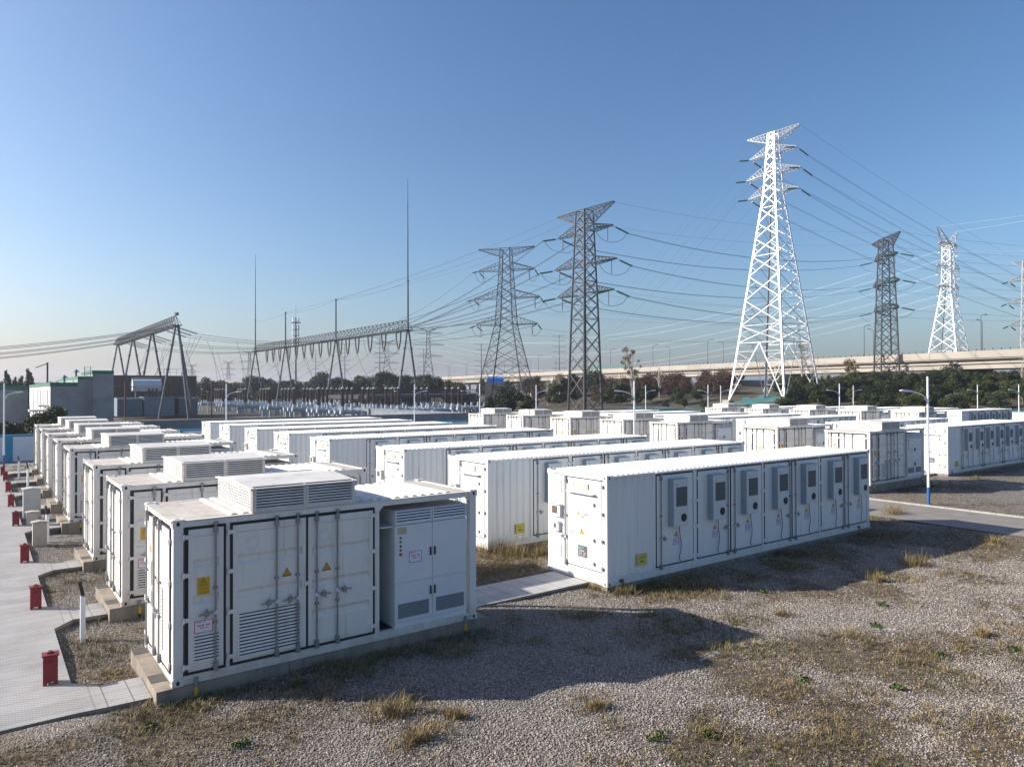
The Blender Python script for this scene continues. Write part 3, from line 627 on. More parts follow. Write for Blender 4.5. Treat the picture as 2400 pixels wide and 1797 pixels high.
# rows (near to far) measured in the yard; the wide gap after the third row is the service lane
YR = [12.906, 18.45, 23.95, 31.4, 36.95, 42.45, 48.3, 54.0]
PCS_X = {0: [2.576, 2.61, 2.65, 2.70, 2.72, 2.74, 2.82, 2.86], 1: [None, 36.6, 36.9, 37.0, 37.6, 37.3, 37.1, 36.9], 2: [None, None, None, 71.6, 71.6, 71.4, 71.6, 71.7]}
BAT_X = {0: [13.251, 13.27, 13.15, 13.18, 13.2, 13.2, 13.2, 13.4], 1: [None, 47.5, 47.6, 47.7, 48.1, 47.9, 47.8, 47.7], 2: [None, None, None, 83.0, 82.6, 82.4, 82.4, 82.5]}
BLOCK = ['nearest block', 'middle block', 'farthest block']
pcs0 = make_pcs(); bat0 = make_battery(); index_children()
pz, bz = H - 4.925, H - 5.191
first = [True, True]
for b in range(3):
    ks = [k for k in range(8) if PCS_X[b][k] is not None]
    for j, k in enumerate(ks):
        word = ORD[j] if j else 'front'
        for which, XT, proto, dy, z, L, nm in ((0, PCS_X, pcs0, 0, pz, PL, 'inverter'), (1, BAT_X, bat0, .72, bz, BL, 'battery')):
            x = XT[b][k]; y = YR[k] + dy
            o = proto if first[which] else copy_tree(proto)
            first[which] = False
            o.location = (x, y, z); o.rotation_euler.z = R(rnd.uniform(-.12, .12)) if (b or k) else 0
            if which == 0:
                tag(o, 'short cream container with louvred roof hood, %s in the %s' % ('at the front end' if j == 0 else word + ' row from the front', BLOCK[b]), 'container', 'short inverter containers with roof hoods')
                p = plinth('concrete_plinth', x - .25, x + L + .25, y - .02, y + 2.46, z - .004, ((.42 + y, .38), (2.05 + y, .38)))
                tag(p, 'stained concrete plinth under the short hooded container, %s row of the %s' % (word, BLOCK[b]), 'plinth', 'concrete plinths under the containers')
            else:
                tag(o, 'long white container with wall coolers, %s in the %s' % ('at the front end' if j == 0 else word + ' row from the front', BLOCK[b]), 'container', 'long battery containers with wall coolers')
                p = plinth('concrete_plinth', x - .0, x + L + .12, y + .0, y + 2.44, z - .004)
                tag(p, 'low concrete plinth under the long white container, %s row of the %s' % (word, BLOCK[b]), 'plinth', 'concrete plinths under the containers')

# ---------------------------------------------------------------- terrain
def sm(t): t = min(1, max(0, t)); return t * t * (3 - 2 * t)
def hgt(x, y):
    h = 0.
    if x > 110:
        h = 6.0 * (1 - math.exp(-max(0, x - 127 + max(0, 40 - y) * .1) / 26.)) * (1 - .75 * sm((y - 150) / 110.)) * sm((y + 60) / 60)
        h += .5 * math.sin(x * .13 + y * .07) * sm((x - 135) / 20.)
    elif x > 80 and y > 70: pass
    if y > 85 and 84 < x: h = max(h, 1.6 * sm((x - 84) / 12) * sm((y - 85) / 12))
    return h
def axis(lim):
    a = [0.]; st = 4.
    while a[-1] < lim:
        a.append(a[-1] + st)
        if a[-1] > 320: st *= 1.25
    return a
pos = axis(2300); neg = [-v for v in pos[1:]][::-1]; ax_ = neg + pos
gx = [v + 100 for v in ax_]; gy = [v + 100 for v in ax_]
n = len(gx); mb = MB()
mb.v = [(x, y, hgt(x, y)) for y in gy for x in gx]
mb.f = [(j * n + i, j * n + i + 1, (j + 1) * n + i + 1, (j + 1) * n + i) for j in range(n - 1) for i in range(n - 1)]
mb.mats = [M['earth']]; mb.m = [0] * len(mb.f)
g = mb.obj('ground', fix=False); tag(g, kind='structure')
for p in g.data.polygons: p.use_smooth = True
def vnoise(X, Y, sc, seed):
    g_ = np.random.default_rng(seed).random((256, 256)); u = X / sc + 57.3; v = Y / sc + 91.7
    i = np.floor(u).astype(int); j = np.floor(v).astype(int); fu = u - i; fv = v - j; fu = fu * fu * (3 - 2 * fu); fv = fv * fv * (3 - 2 * fv)
    G_ = lambda a, b: g_[a % 256, b % 256]
    return (G_(i, j) * (1 - fu) + G_(i + 1, j) * fu) * (1 - fv) + (G_(i, j + 1) * (1 - fu) + G_(i + 1, j + 1) * fu) * fv
def veg(X, Y):                               # where weeds and litter have spread over the gravel, 0..1
    X = np.asarray(X, float); Y = np.asarray(Y, float)
    n_ = .42 * vnoise(X, Y, 3.1, 1) + .30 * vnoise(X, Y, 1.3, 2) + .18 * vnoise(X, Y, .55, 3) + .10 * vnoise(X, Y, .24, 4) + .004 * np.clip(X - Y, -8, 16)
    return np.clip((n_ - .455) / .12, 0, 1)
# gravel yard, slightly uneven
def gz(x, y): return .012 + .165 * sm((12.8 - x) / 5.) * sm((y + 1) / 8.) * (1 - .45 * sm((y - 13) / 3.)) + .022 * math.sin(x * 1.1 + 1.3 * math.sin(y * .9)) * math.sin(y * 1.3 + .7) + .012 * math.sin(x * 3.1 + y * 2.3)
def grid(name, x0, x1, y0, y1, st, zf, m):
    xs = np.arange(x0, x1 + .001, st); ys = np.arange(y0, y1 + .001, st); a = len(xs); mb = MB()
    mb.v = [(float(x), float(y), zf(x, y)) for y in ys for x in xs]
    mb.f = [(j * a + i, j * a + i + 1, (j + 1) * a + i + 1, (j + 1) * a + i) for j in range(len(ys) - 1) for i in range(a - 1)]
    mb.mats = [m]; mb.m = [0] * len(mb.f); o = mb.obj(name, fix=False)
    for p in o.data.polygons: p.use_smooth = True
    return o
gy_ = grid('gravel_yard', -30, 34.3, -6, 30, .2, lambda x, y: .035 + gz(x, y), M['gravel']); tag(gy_, kind='structure')
_n = len(gy_.data.vertices); _c = np.empty(_n * 3, np.float32); gy_.data.vertices.foreach_get('co', _c); _c = _c.reshape(-1, 3)
gy_.data.attributes.new('veg', 'FLOAT', 'POINT').data.foreach_set('value', veg(_c[:, 0], _c[:, 1]).astype(np.float32))
mb = MB(); mb.face([(-40, 30, .03), (124, 30, .03), (124, 66.4, .03), (-40, 66.4, .03)], M['gravel']); mb.face([(34.3, -12, .03), (124, -12, .03), (124, 30, .03), (34.3, 30, .03)], M['gravel'])
tag(mb.obj('gravel_yard_far', fix=False), kind='structure')
mb = MB(); mb.face([(30.0, -20, .078), (34.3, -20, .078), (34.3, 66, .078), (30.0, 66, .078)], M['asphalt']); tag(mb.obj('service_road', fix=False), kind='structure')
mb = MB(); mb.box(34.3, 34.40, -20, 66, -.05, .14, M['kerb'])
for i in range(80): mb.box(34.298, 34.402, -20 + i, -19.99 + i, .0, .142, M['dark'])
tag(mb.obj('kerb'), kind='structure')
mb = MB(); mb.face([(-40, 59, .05), (30, 59, .05), (30, 65.4, .05), (-40, 65.4, .05)], M['asphalt']); tag(mb.obj('perimeter_road', fix=False), kind='structure')
# raised slab walkway with a spur to each inverter container
WZ = .26
mb = MB()
def slabpoly(pts, z=WZ, th=.07, base=-.1, top='slab'):
    mb.face([(x, y, z) for x, y in pts], M[top])
    for (xa, ya), (xb, yb) in zip(pts, pts[1:] + pts[:1]):
        mb.face([(xa, ya, z), (xb, yb, z), (xb, yb, z - th), (xa, ya, z - th)], M['concrete'])
    cx = sum(p[0] for p in pts) / len(pts); cyy = sum(p[1] for p in pts) / len(pts)
    q = [(x + (cx - x) * .02, y + (cyy - y) * .02) for x, y in pts]
    for (xa, ya), (xb, yb) in zip(q, q[1:] + q[:1]):
        mb.face([(xa, ya, z - th), (xb, yb, z - th), (xb, yb, base), (xa, ya, base)], M['bridgedark'])
slabpoly([(-22, 13.25), (1.29, 13.25), (1.29, 57.5), (-22, 57.5)])
tag(mb.obj('walkway', fix=False), kind='structure')
for k in range(8):
    y = YR[k]; x1 = PCS_X[0][k] - .26; mb = MB()
    a = [(1.29, y + .34), (1.29, y + .345)] if k == 0 else [(1.29, y - .22)]
    slabpoly([a[0], (1.68, y + .27) if k else (1.68, y + .30), (x1, y + .27), (x1, y + 1.35), (1.68, y + 1.35), (1.29, y + 1.75)], WZ + .002 if k else WZ)
    for i in range(1, 3): mb.box(1.29 + i * .38, 1.30 + i * .38, y + .28, y + 1.34, WZ + .002, WZ + .004, M['bridgedark'])
    tag(mb.obj('walkway_spur', fix=False), kind='structure')
for b in range(3):
    for k in range(8):
        if PCS_X[b][k] is None: continue
        x0 = PCS_X[b][k] + PL + .26; x1 = BAT_X[b][k] - .02; y = YR[k]; mb = MB()
        slabpoly([(x0, y + 1.42), (x1, y + 1.42), (x1, y + 2.87), (x0, y + 2.87)], .165, .06, top='cover')
        for i in range(1, 9): mb.box(x0 + i * (x1 - x0) / 9, x0 + i * (x1 - x0) / 9 + .006, y + 1.42, y + 2.87, .165, .168, M['bridgedark'])
        tag(mb.obj('cable_trench_cover', fix=False), kind='structure')
mb = MB(); mb.prism([(11.25, 9.6), (11.30, 9.02), (11.98, 9.05), (11.9, 9.62)], 'z', .0, .075, M['slab']); mb.prism([(11.4, 9.5), (11.42, 9.15), (11.8, 9.18), (11.78, 9.5)], 'z', .075, .079, M['kerb'])
tag(mb.obj('manhole_cover'), 'small square concrete slab lying alone in the gravel', 'slab')

# ---------------------------------------------------------------- red boxes, posts, cabinets, lamps
def place(px, py, z=0):                      # yard point seen at a photo position, on a level plane
    from_c = Vector((0, 0, H)); d = r2 * ((px - 1200) / 1674) - u2 * ((py - 898.5) / 1674) + fw
    t = (z - H) / d.z; return (from_c + d * t)
def red_box():
    o = empty('fire_extinguisher_box', (0, 0, 0)); m = M['red']; b = MB(); w_, dp, h_ = .11, .09, .50
    b.box(-w_, w_, -dp, dp, .05, h_, m)
    for x in (-w_, w_ - .06):
        for y in (-dp, dp - .04): b.box(x, x + .06, y, y + .04, 0, .05, m)
    b.obj('box_body', o)
    l = MB(); l.box(-w_ - .02, w_ + .02, -dp - .03, dp + .02, h_, h_ + .025, m); l.box(-.05, .05, -.02, .02, h_ + .025, h_ + .05, M['brightred']); l.obj('lid', o)
    s = MB(); s.box(-.04, .04, -dp - .004, -dp, h_ - .10, h_ - .075, M['dark']); s.obj('hand_slot', o)
    st = MB(); st.box(-.03, .03, -.01, .04, h_ + .05, h_ + .085, M['stonecab']); st.obj('weight_stone', o)
    return o
rb = red_box(); index_children()
RB = [(1.0, 14.88), (1.06, 20.2), (1.08, 25.85), (1.10, 33.1), (1.1, 38.7), (1.14, 44.3), (1.16, 49.9), (1.1, 53.2)]
for i, (x, y) in enumerate(RB):
    o = rb if i == 0 else copy_tree(rb); o.location = (x, y, WZ); o.rotation_euler.z = R(rnd.uniform(-8, 8))
    tag(o, 'red metal extinguisher box on the slab walkway, %s along it from the front' % ORD[i], 'box', 'red boxes along the walkway')
def post():
    o = empty('marker_post', (0, 0, 0)); b = MB(); b.box(-.045, .045, -.045, .045, 0, 1.05, M['lampwhite']); b.box(-.1, .1, -.08, .08, 0, .02, M['galv']); b.obj('shaft', o)
    h = MB(); h.box(-.032, .032, -.03, .03, 0, .30, M['black']); h.box(-.036, .036, -.034, .034, -.03, .0, M['galv']); h = h.obj('post_head', o); h.location = (0, 0, 1.08); h.rotation_euler = (0, R(-12), 0)
    return o
ps = post(); index_children()
for i, (x, y, zb, tilt) in enumerate([(1.73, 17.34, .03, 0), (1.88, 29.5, .03, 10), (2.12, 47.6, .03, 12), (1.91, 53.1, .03, 4)]):
    o = ps if i == 0 else copy_tree(ps); o.location = (x, y, zb)
    o.rotation_euler.z = R(tilt)
    tag(o, 'white square post with black head beside the walkway, %s from the front' % ORD[i], 'post', 'white marker posts beside the walkway')
def cabinet(name, x, y, w_, d_, h_, m, cap, label, base=.12):
    o = empty(name, (x, y, .03)); b = MB(); b.box(-w_ / 2 - .03, w_ / 2 + .03, -d_ / 2 - .03, d_ / 2 + .03, 0, base, M['concrete']); b.obj('base', o)
    b = MB(); b.box(-w_ / 2, w_ / 2, -d_ / 2, d_ / 2, base, h_, m); b = b.obj('cabinet_body', o)
    q = MB(); q.box(-w_ / 2 + .03, w_ / 2 - .03, -d_ / 2 - .01, -d_ / 2, base + .04, h_ - .04, m); q.obj('cabinet_door', o)
    e = .05; r = MB(); r.prism([(-w_ / 2 - e, h_), (w_ / 2 + e, h_), (w_ / 2 + e, h_ + .02), (0, h_ + .02 + cap), (-w_ / 2 - e, h_ + .02)], 'y', -d_ / 2 - e, d_ / 2 + e, M['kerb'] if m is not M['greycab'] else M['greycab']); r.obj('cap', o)
    tag(o, label, 'cabinet')
cabinet('utility_cabinet', 1.72, 35.6, .60, .5, 1.30, M['greycab'], .05, 'tall grey cabinet with shallow gabled lid beside the walkway')
cabinet('cable_cabinet', 1.60, 32.9, .34, .3, .72, M['stonecab'], .02, 'lowest stone coloured cabinet with white cap next to the tall grey cabinet', .05)
cabinet('cable_cabinet', 1.62, 28.9, .40, .32, .92, M['stonecab'], .04, 'stone coloured cabinet with white cap nearest the front of the walkway')
def lamp():
    o = empty('street_lamp', (0, 0, 0)); b = MB(); b.tube((0, 0, .8), (0, 0, 5.85), .062, M['lampwhite'], 10, .045); b.tube((0, 0, 5.85), (0, 0, 5.9), .04, M['lampwhite'], 8); b.obj('pole', o)
    b = MB(); b.tube((0, 0, 0), (0, 0, .8), .066, M['lampblue'], 10); b.tube((0, 0, 0), (0, 0, .03), .14, M['lampblue'], 8); b.obj('pole_base', o)
    b = MB(); b.path([(-.03, 0, 4.9), (-.3, 0, 5.08), (-.75, 0, 5.22)], .024, M['lampwhite'], 6); b.path([(-.04, 0, 4.75), (-.18, 0, 4.93)], .018, M['lampwhite'], 5); b = b.obj('arm', o)
    h = MB(); h.prism([(-.72, 5.20), (-.80, 5.26), (-1.15, 5.30), (-1.28, 5.27), (-1.25, 5.23), (-.9, 5.19)], 'y', -.10, .10, M['lampwhite']); h.prism([(-.85, 5.19), (-.86, 5.20), (-1.22, 5.235), (-1.22, 5.225)], 'y', -.08, .08, M['grille']); h.obj('lamp_head', o)
    return o
lp = lamp(); index_children()
LP = [(35.1, 15.0, 0, 'beside the kerb, tallest lamp in view'), (34.3, 32.7, 0, 'over the lane behind the third row'), (34.9, 51.6, 0, 'near the rear of the yard between the first two blocks'), (49.8, 62.4, 180, 'on the rear road, near the bare wooded slope'),
      (34.2, 62, 180, 'on the rear road in front of the end gantry column'), (16.5, 62.2, 180, 'on the rear road before the switchgear'), (1.35, 62, 180, 'beside the blue and white wall at the far left'), (67.3, 62.2, 180, 'on the rear road before the brown scrub'),
      (82.5, 62.3, 180, 'on the rear road, close beside the white tower foot'), (69, 53.9, 0, 'among the hoods right before the white tower'), (69, 37.8, 0, 'between the hooded containers before the hedge'), (100.5, 53., 180, 'at the rear before the hedge, thinner and farther'),
      (103, 38, 0, 'by the row of coolers before the dense hedge'), (103.5, 33.6, 0, 'at the far right edge by the hedge')]
for i, (x, y, a, l) in enumerate(LP):
    o = lp if i == 0 else copy_tree(lp); o.location = (x, y, .05); o.rotation_euler.z = R(a) - YAW
    tag(o, 'white lamp post ' + l, 'street lamp', 'lamp posts in the yard')

# ---------------------------------------------------------------- walls
def wall(name, a, b, z, th, body, cap, label, panel=None, capm=None):
    a = Vector(a); b = Vector(b); d = (b - a); L = d.length; o = empty(name, (a.x, a.y, 0), math.atan2(d.y, d.x)); tag(o, label, 'wall')
    m = MB(); m.box(0, L, -th / 2, th / 2, -.3, z - .16, body); m.obj('wall_body', o)
    c = MB(); c.box(0, L, -th / 2 - .06, th / 2 + .06, z - .16, z, cap); c.obj('coping', o)
    if panel:
        for s in panel: p = MB(); p.box(s, s + .55, -th / 2 - .04, th / 2 + .04, -.3, z - .161, cap); p.obj('pier', o)
    return o
wall('boundary_wall', (-40, 66.5), (124, 66.5), 2.06, .24, M['whitewall'], M['bluewall'], 'long white boundary wall with blue coping and blue piers', [41.45 - .0 + i * 6 - 18 for i in range(27)])
wall('boundary_wall', (124, 66.4), (124, -20), 2.06, .24, M['whitewall'], M['bluewall'], 'side boundary wall with blue coping in front of the hedge', [3 + 6 * i for i in range(14)])
wall('block_wall', (-60, 76.6), (50, 76.6), 2.5, .24, M['darkwall'], M['darkwall'], 'bare dark grey wall behind the blue coped wall')
wall('block_wall', (50, 76.8), (50, 118), 2.5, .24, M['darkwall'], M['darkwall'], 'short return of the bare dark wall running away from the yard')

# ---------------------------------------------------------------- substation building
o = empty('substation_building', (0, 0, 0)); tag(o, 'grey rendered building with green parapet stepping up to a tall end block', 'building')
bm_ = MB(); r_ = M['render']
bm_.box(6.3, 8.9, 95, 137, 0, 5.9, r_); bm_.box(8.9, 11.2, 95.02, 120, 0, 6.7, r_); bm_.box(10.35, 12.5, 94.9, 106, 0, 7.35, r_)
bm_.box(6.27, 6.3, 95.01, 137, 0, 5.9, M['litrender']); bm_.obj('wall', o)  # pale skin carries the sunlight of the left side as colour
g_ = MB(); gg = M['greenband']; g_.box(6.24, 8.9, 94.97, 137.02, 5.9, 6.35, gg); g_.box(8.9, 10.35, 94.98, 120, 6.7, 7.05, gg); g_.box(10.32, 12.53, 94.86, 106.02, 7.35, 7.75, gg); g_.obj('parapet', o)
for yy in (98, 104, 110, 117, 125):
    q = MB(); q.box(6.255, 6.27, yy, yy + 1.4, 1.5, 5.5, M['grille']); q.obj('window', o)
q = MB()
for x in (9.55, 10.15): q.tube((x, 94.75, .5), (x, 94.75, 8.2), .035, M['galv'], 5)
for i in range(24): q.tube((9.55, 94.75, .7 + .32 * i), (10.15, 94.75, .7 + .32 * i), .02, M['galv'], 4)
for z in np.arange(2.5, 7.8, .8): q.path([(9.5, 94.75, z), (9.5, 94.2, z), (10.2, 94.2, z), (10.2, 94.75, z)], .02, M['galv'], 4)
q.obj('caged_ladder', o)
for x, z in ((8.0, 6.35), (9.2, 7.05)):
    q = MB(); q.tube((x, 100, z), (x, 100, z + .6), .12, M['galv'], 8); q.tube((x, 100, z + .6), (x, 100, z + .95), .4, M['galv'], 10, .02); q.obj('roof_cowl', o)
for i, (a, z) in enumerate(((5.2, 3.6), (4.5, 3.0), (5.4, 2.6))):
    q = MB(); q.box(a, 6.28, 96 + i * 3, 98.5 + i * 3, z, z + .22, M['litrender']); q.obj('canopy_slab', o)
o = empty('annex_building', (0, 0, 0)); tag(o, 'low grey annex with green parapet beyond the stepped building', 'building')
q = MB(); q.box(-.4, 6.2, 140, 152, 0, 5.6, r_); q.obj('wall', o); q = MB(); q.box(-.45, 6.25, 139.95, 152, 5.6, 6.2, gg); q.obj('parapet', o)
o = empty('fire_wall', (0, 0, 0)); tag(o, 'broad dark brown fire wall block behind the transformer', 'wall')
q = MB(); q.box(21.5, 37.8, 166, 174, 0, 8.5, M['firewall']); q.obj('wall_body', o)
q = MB(); q.box(21.4, 37.9, 165.9, 174.1, 8.5, 8.62, M['brightred']); q.obj('coping', o)
q = MB()
for x in np.arange(30, 37.6, 1.25): q.tube((x, 166.1, 8.6), (x, 166.1, 10), .03, M['tower'], 4)
q.tube((30, 166.1, 10), (37.6, 166.1, 10), .03, M['tower'], 4); q.tube((30, 166.1, 9.3), (37.6, 166.1, 9.3), .025, M['tower'], 4); q.obj('railing', o)

# transformer
o = empty('power_transformer', (27.2, 157, 0)); tag(o, 'large blue grey transformer with a silver oil tank on top', 'transformer')
q = MB(); t = M['trafo']; q.box(-1.5, 4, -2, 2.5, .4, 4.0, t); q.box(-1.7, 4.2, -2.2, 2.7, 4.0, 4.2, t); q.obj('main_tank', o)
for s, x0, x1 in ((0, -6.2, -2.0), (1, 4.6, 8.2)):
    q = MB(); q.box(x0, x1, -2.6, -2.3, .5, 3.9, t)
    for i in range(12): x = x0 + i * (x1 - x0) / 12; q.box(x, x + .10, -2.6, 2.0, .5, 3.95, t)
    q.box(x0, x1, -1, 1, 3.95, 4.1, t); q.obj('radiator_bank', o)
q = MB(); q.tube((-3.4, -.5, 6.5), (1.7, -.5, 6.5), 1.15, M['tank'], 20); q.obj('oil_conservator', o)
q = MB()
for x in (-2.8, 1.2): q.tube((x, -.5, 4.1), (x, -.5, 5.5), .12, t, 6)
q.path([(-3.6, -1.2, 5.2), (-3.6, -1.2, 7.9), (1.9, -1.2, 7.9)], .05, M['tank'], 5); q.obj('tank_support', o)
for i, (x, y) in enumerate(((2.6, -1), (3.3, .2), (4.0, 1.2), (-.6, -1.4), (.1, -1.4), (.8, -1.4))):
    q = MB(); hh = 3.4 if i < 3 else 1.6; q.tube((x, y, 4.2), (x + (.1 if i < 3 else 0), y, 4.2 + hh), .28, M['bushing'], 8, .17)
    for z in np.arange(4.4, 4.1 + hh, .25): q.tube((x, y, z), (x, y, z + .08), .36 if i < 3 else .2, M['bushing'], 8)
    q.obj('bushing', o)
for x in (-5.2, 10.4):
    q = MB(); q.tube((x + 27.2, 152.5, 0), (x + 27.2, 152.5, 7.2), .12, M['brightred'], 6); q.tube((x + 25.2, 152.5, 6.2), (x + 29.2, 152.5, 6.2), .08, M['brightred'], 5)
    tag(q.obj('spray_pipe_stand'), 'dark red water spray pipe stand %s the transformer' % ('at the fire wall side, left of' if x < 0 else 'beyond the right radiators of'), 'pipe')

# gas insulated switchgear bays
rg = random.Random(3)
def gis_bay(x, y, nb, row, i, s=1.):
    o = empty('switchgear_bay', (x, y, 0)); m = M['gis']
    q = MB(); q.tube((-5, 0, 1.9), (5.5, 0, 1.9), .34, m, 10); q.tube((-5, 2.3, 1.9), (5.5, 2.3, 1.9), .34, m, 10); q.tube((-5, -2.3, 1.9), (5.5, -2.3, 1.9), .34, m, 10)
    for yy in (-2.3, 0, 2.3):
        for xx in (-4.2, -2.1, 0.2, 2.4, 4.6): q.tube((xx, yy, 1.9), (xx + .12, yy, 1.9), .42, m, 10)
        for xx in (-3, 1.4): q.tube((xx, yy, 1.9), (xx, yy, 2.8 + .3 * rg.random()), .22, m, 8)
    q.obj('gas_pipe', o)
    q = MB()
    for xx in (-4.5, 0, 4.3):
        for yy in (-2.3, 0, 2.3): q.box(xx - .12, xx + .12, yy - .12, yy + .12, 0, 1.6, m)
    q.obj('support_leg', o)
    q = MB(); q.box(-1.6, -.6, -3.6, -3.0, 0, 2.1, m); q.box(1.4, 2.4, -3.6, -3.0, 0, 1.9, m); q.obj('control_cubicle', o)
    for yy in (-2.3, 0, 2.3)[:nb]:
        q = MB(); q.tube((-4.6, yy, 1.9), (-4.6, yy, 2.9), .3, m, 8); q.obj('bushing_base', o)
        q = MB(); q.tube((-4.6, yy, 2.9), (-4.6, yy, 5.7), .30, M['bushing'], 10, .17)
        for z in np.arange(3, 5.6, .22): q.tube((-4.6, yy, z), (-4.6, yy, z + .06), .40 - (z - 3) * .045, M['bushing'], 8)
        q.tube((-4.6, yy, 5.7), (-4.6, yy, 5.85), .26, M['tank'], 10); q.tube((-4.6, yy, 5.85), (-4.6, yy, 6.1), .04, M['tank'], 5); q.obj('bushing', o)
    tag(o, 'white switchgear bay with brown bushings, %s %s from the end column' % (ORD[i], row), 'switchgear', 'switchgear bays under the gantry'); return o
for i, y in enumerate((112, 121.5, 131, 141, 152, 166, 182, 202, 226)): gis_bay(62, y, 3, 'bay of the front line', i)
for i, y in enumerate((118, 130, 142, 156, 172, 190, 212)): gis_bay(78, y, 3, 'bay of the rear line', i)
for i, y in enumerate((110, 120, 132, 146, 162, 180, 200)): gis_bay(51, y, 1, 'bay of the nearest line', i)
q = 0
for i, (x, y) in enumerate(((44, 182), (46, 206), (56, 108), (68, 106))):
    o = empty('surge_arrester', (x, y, 0)); m_ = MB(); m_.tube((0, 0, 0), (0, 0, 2.8), .12, M['gis'], 8); m_.obj('stand', o); m_ = MB(); m_.tube((0, 0, 2.8), (0, 0, 5.2), .2, M['bushing'], 8, .14); m_.tube((0, 0, 5.2), (0, 0, 5.3), .3, M['tank'], 10); m_.obj('arrester_body', o)
    tag(o, ['dark arrester on a pale stand by the transformer end of the yard', 'dark arrester on a pale stand before the first gantry column', 'dark arrester on a pale stand at the near end of the switchgear', 'dark arrester on a pale stand behind the end gantry column foot'][i], 'arrester', 'surge arresters')

# ---------------------------------------------------------------- gantries
def aframe(x, y, zt, hw, name_parent, extra=False, m=None):
    m = m or M['tubesteel']; q = MB()
    for s in (-1, 1):
        q.tube((s * hw, 0, 0), (s * .18, 0, zt), .26, m, 8, .2)
        for t_ in (.3, .52, .78): a = Vector((s * hw, 0, 0)).lerp(Vector((s * .18, 0, zt)), t_); q.tube(a, a + Vector((0, 0, .25)), .34, m, 8)
    q.tube((-hw * .55, 0, zt * .45), (hw * .55, 0, zt * .45), .12, m, 6); q.box(-.9, .9, -.5, .5, zt, zt + .12, m)
    q = q.obj('a_frame_leg', name_parent); q.location = (x, y, 0); return q
def beam(q, a, b, w_, h_, m, st=1.5, r=.07):
    a = Vector(a); b = Vector(b); d = (b - a).normalized(); sd = Vector((d.y, -d.x, 0)) * (w_ / 2); n_ = int((b - a).length / st)
    P = lambda t, k: a + (b - a) * t + (sd if k == 0 else -sd if k == 1 else Vector((0, 0, h_)))
    mk = M['tower']
    for k in range(3): q.tube(P(0, k), P(1, k), r, m, 5)
    for i in range(n_):
        t0, t1, tm = i / n_, (i + 1) / n_, (i + .5) / n_
        for k in (0, 1): q.tube(P(t0, k), P(tm, 2), r * .55, mk, 4, caps=False); q.tube(P(tm, 2), P(t1, k), r * .7, mk, 4, caps=False)
        q.tube(P(t0, 0), P(t1, 1), r * .5, m, 4, caps=False); q.tube(P(t0, 0), P(t0, 1), r * .5, m, 4, caps=False)
GX, GY = 72.2, [133.7, 171.7, 209, 237.8]; ZB = 18.0
o = empty('busbar_gantry', (GX, GY[0], 0)); tag(o, 'long lattice beam gantry on four A frames with hanging V strings', 'gantry')
for i, y in enumerate(GY):
    aframe(0, y - GY[0], ZB, 2.9, o)
    q = MB(); top = 28.4
    q.tube((0, 0, ZB), (0, 0, top), .22, M['tubesteel'], 8, .17)
    if i in (0, 3):
        q.tube((0, 0, top), (0, 0, 38), .15, M['tower'], 6, .12); q.tube((0, 0, 38), (0, 0, 45), .11, M['tower'], 6, .09); q.tube((0, 0, 45), (0, 0, 50), .07, M['tower'], 5, .04)
    for z in (top, 38 if i in (0, 3) else top - 3): q.tube((0, 0, z - .15), (0, 0, z + .15), .28 if z == top else .14, M['tubesteel'], 8)
    q = q.obj('lightning_mast', o); q.location = (0, y - GY[0], 0)
q = MB(); beam(q, (0, -.5, ZB + .1), (0, GY[3] - GY[0] + 1, ZB + .1), 1.8, 2.1, M['tower'], 2.0, .09); q.obj('lattice_beam', o)
VS = [138, 145, 152, 159, 164.5, 169, 176, 182, 188, 194, 200, 206, 214, 220, 226]
for y in VS:
    q = MB(); yy = y - GY[0]
    for s in (-1, 1):
        pts = [Vector((s * .1, yy + s * 1.25 - s * 1.0 * (t_ / 6) ** 2.2 * .85, ZB - 3.7 * t_ / 6)) for t_ in range(7)]
        for a, b in zip(pts, pts[1:]): q.tube(a, b, .19, M['insulgrey'], 6)
    q.tube((0, yy, ZB - 3.7), (0, yy, ZB - 4.0), .1, M['galv'], 6); q.obj('v_string', o)
G2X, G2Y = 30.4, [149.4, 174, 198.6, 223]
o2 = empty('line_gantry', (G2X, G2Y[0], 0)); tag(o2, 'lattice beam gantry on A frames above the brown fire wall', 'gantry')
for i, y in enumerate(G2Y): aframe(0, y - G2Y[0], ZB, 3.1, o2)
q = MB(); q.tube((.3, 0, ZB), (1.2, -4.5, 0), .22, M['tubesteel'], 8); q.obj('raking_leg', o2)
q = MB(); beam(q, (0, 0, ZB + .1), (0, G2Y[3] - G2Y[0] + 2, ZB + .1), 1.8, 1.9, M['tower'], 2.2, .09); q.tube((0, 0, ZB + 2), (0, 0, ZB + 2.5), .4, M['tubesteel'], 6); q.obj('lattice_beam', o2)
G2W = [153, 158, 163, 178, 183, 188, 203, 208, 213]
for y in G2W:
    q = MB(); a = Vector((.6, y - G2Y[0], ZB)); b = Vector((4.6, y - G2Y[0], ZB - 1.2))
    q.tube(a, b, .05, M['insulgrey'], 5)
    for i in range(15): c_ = a.lerp(b, .1 + i * .06); q.tube(c_, c_ + (b - a) * .02, .2, M['bushing'], 8)
    q.obj('tension_string', o2)

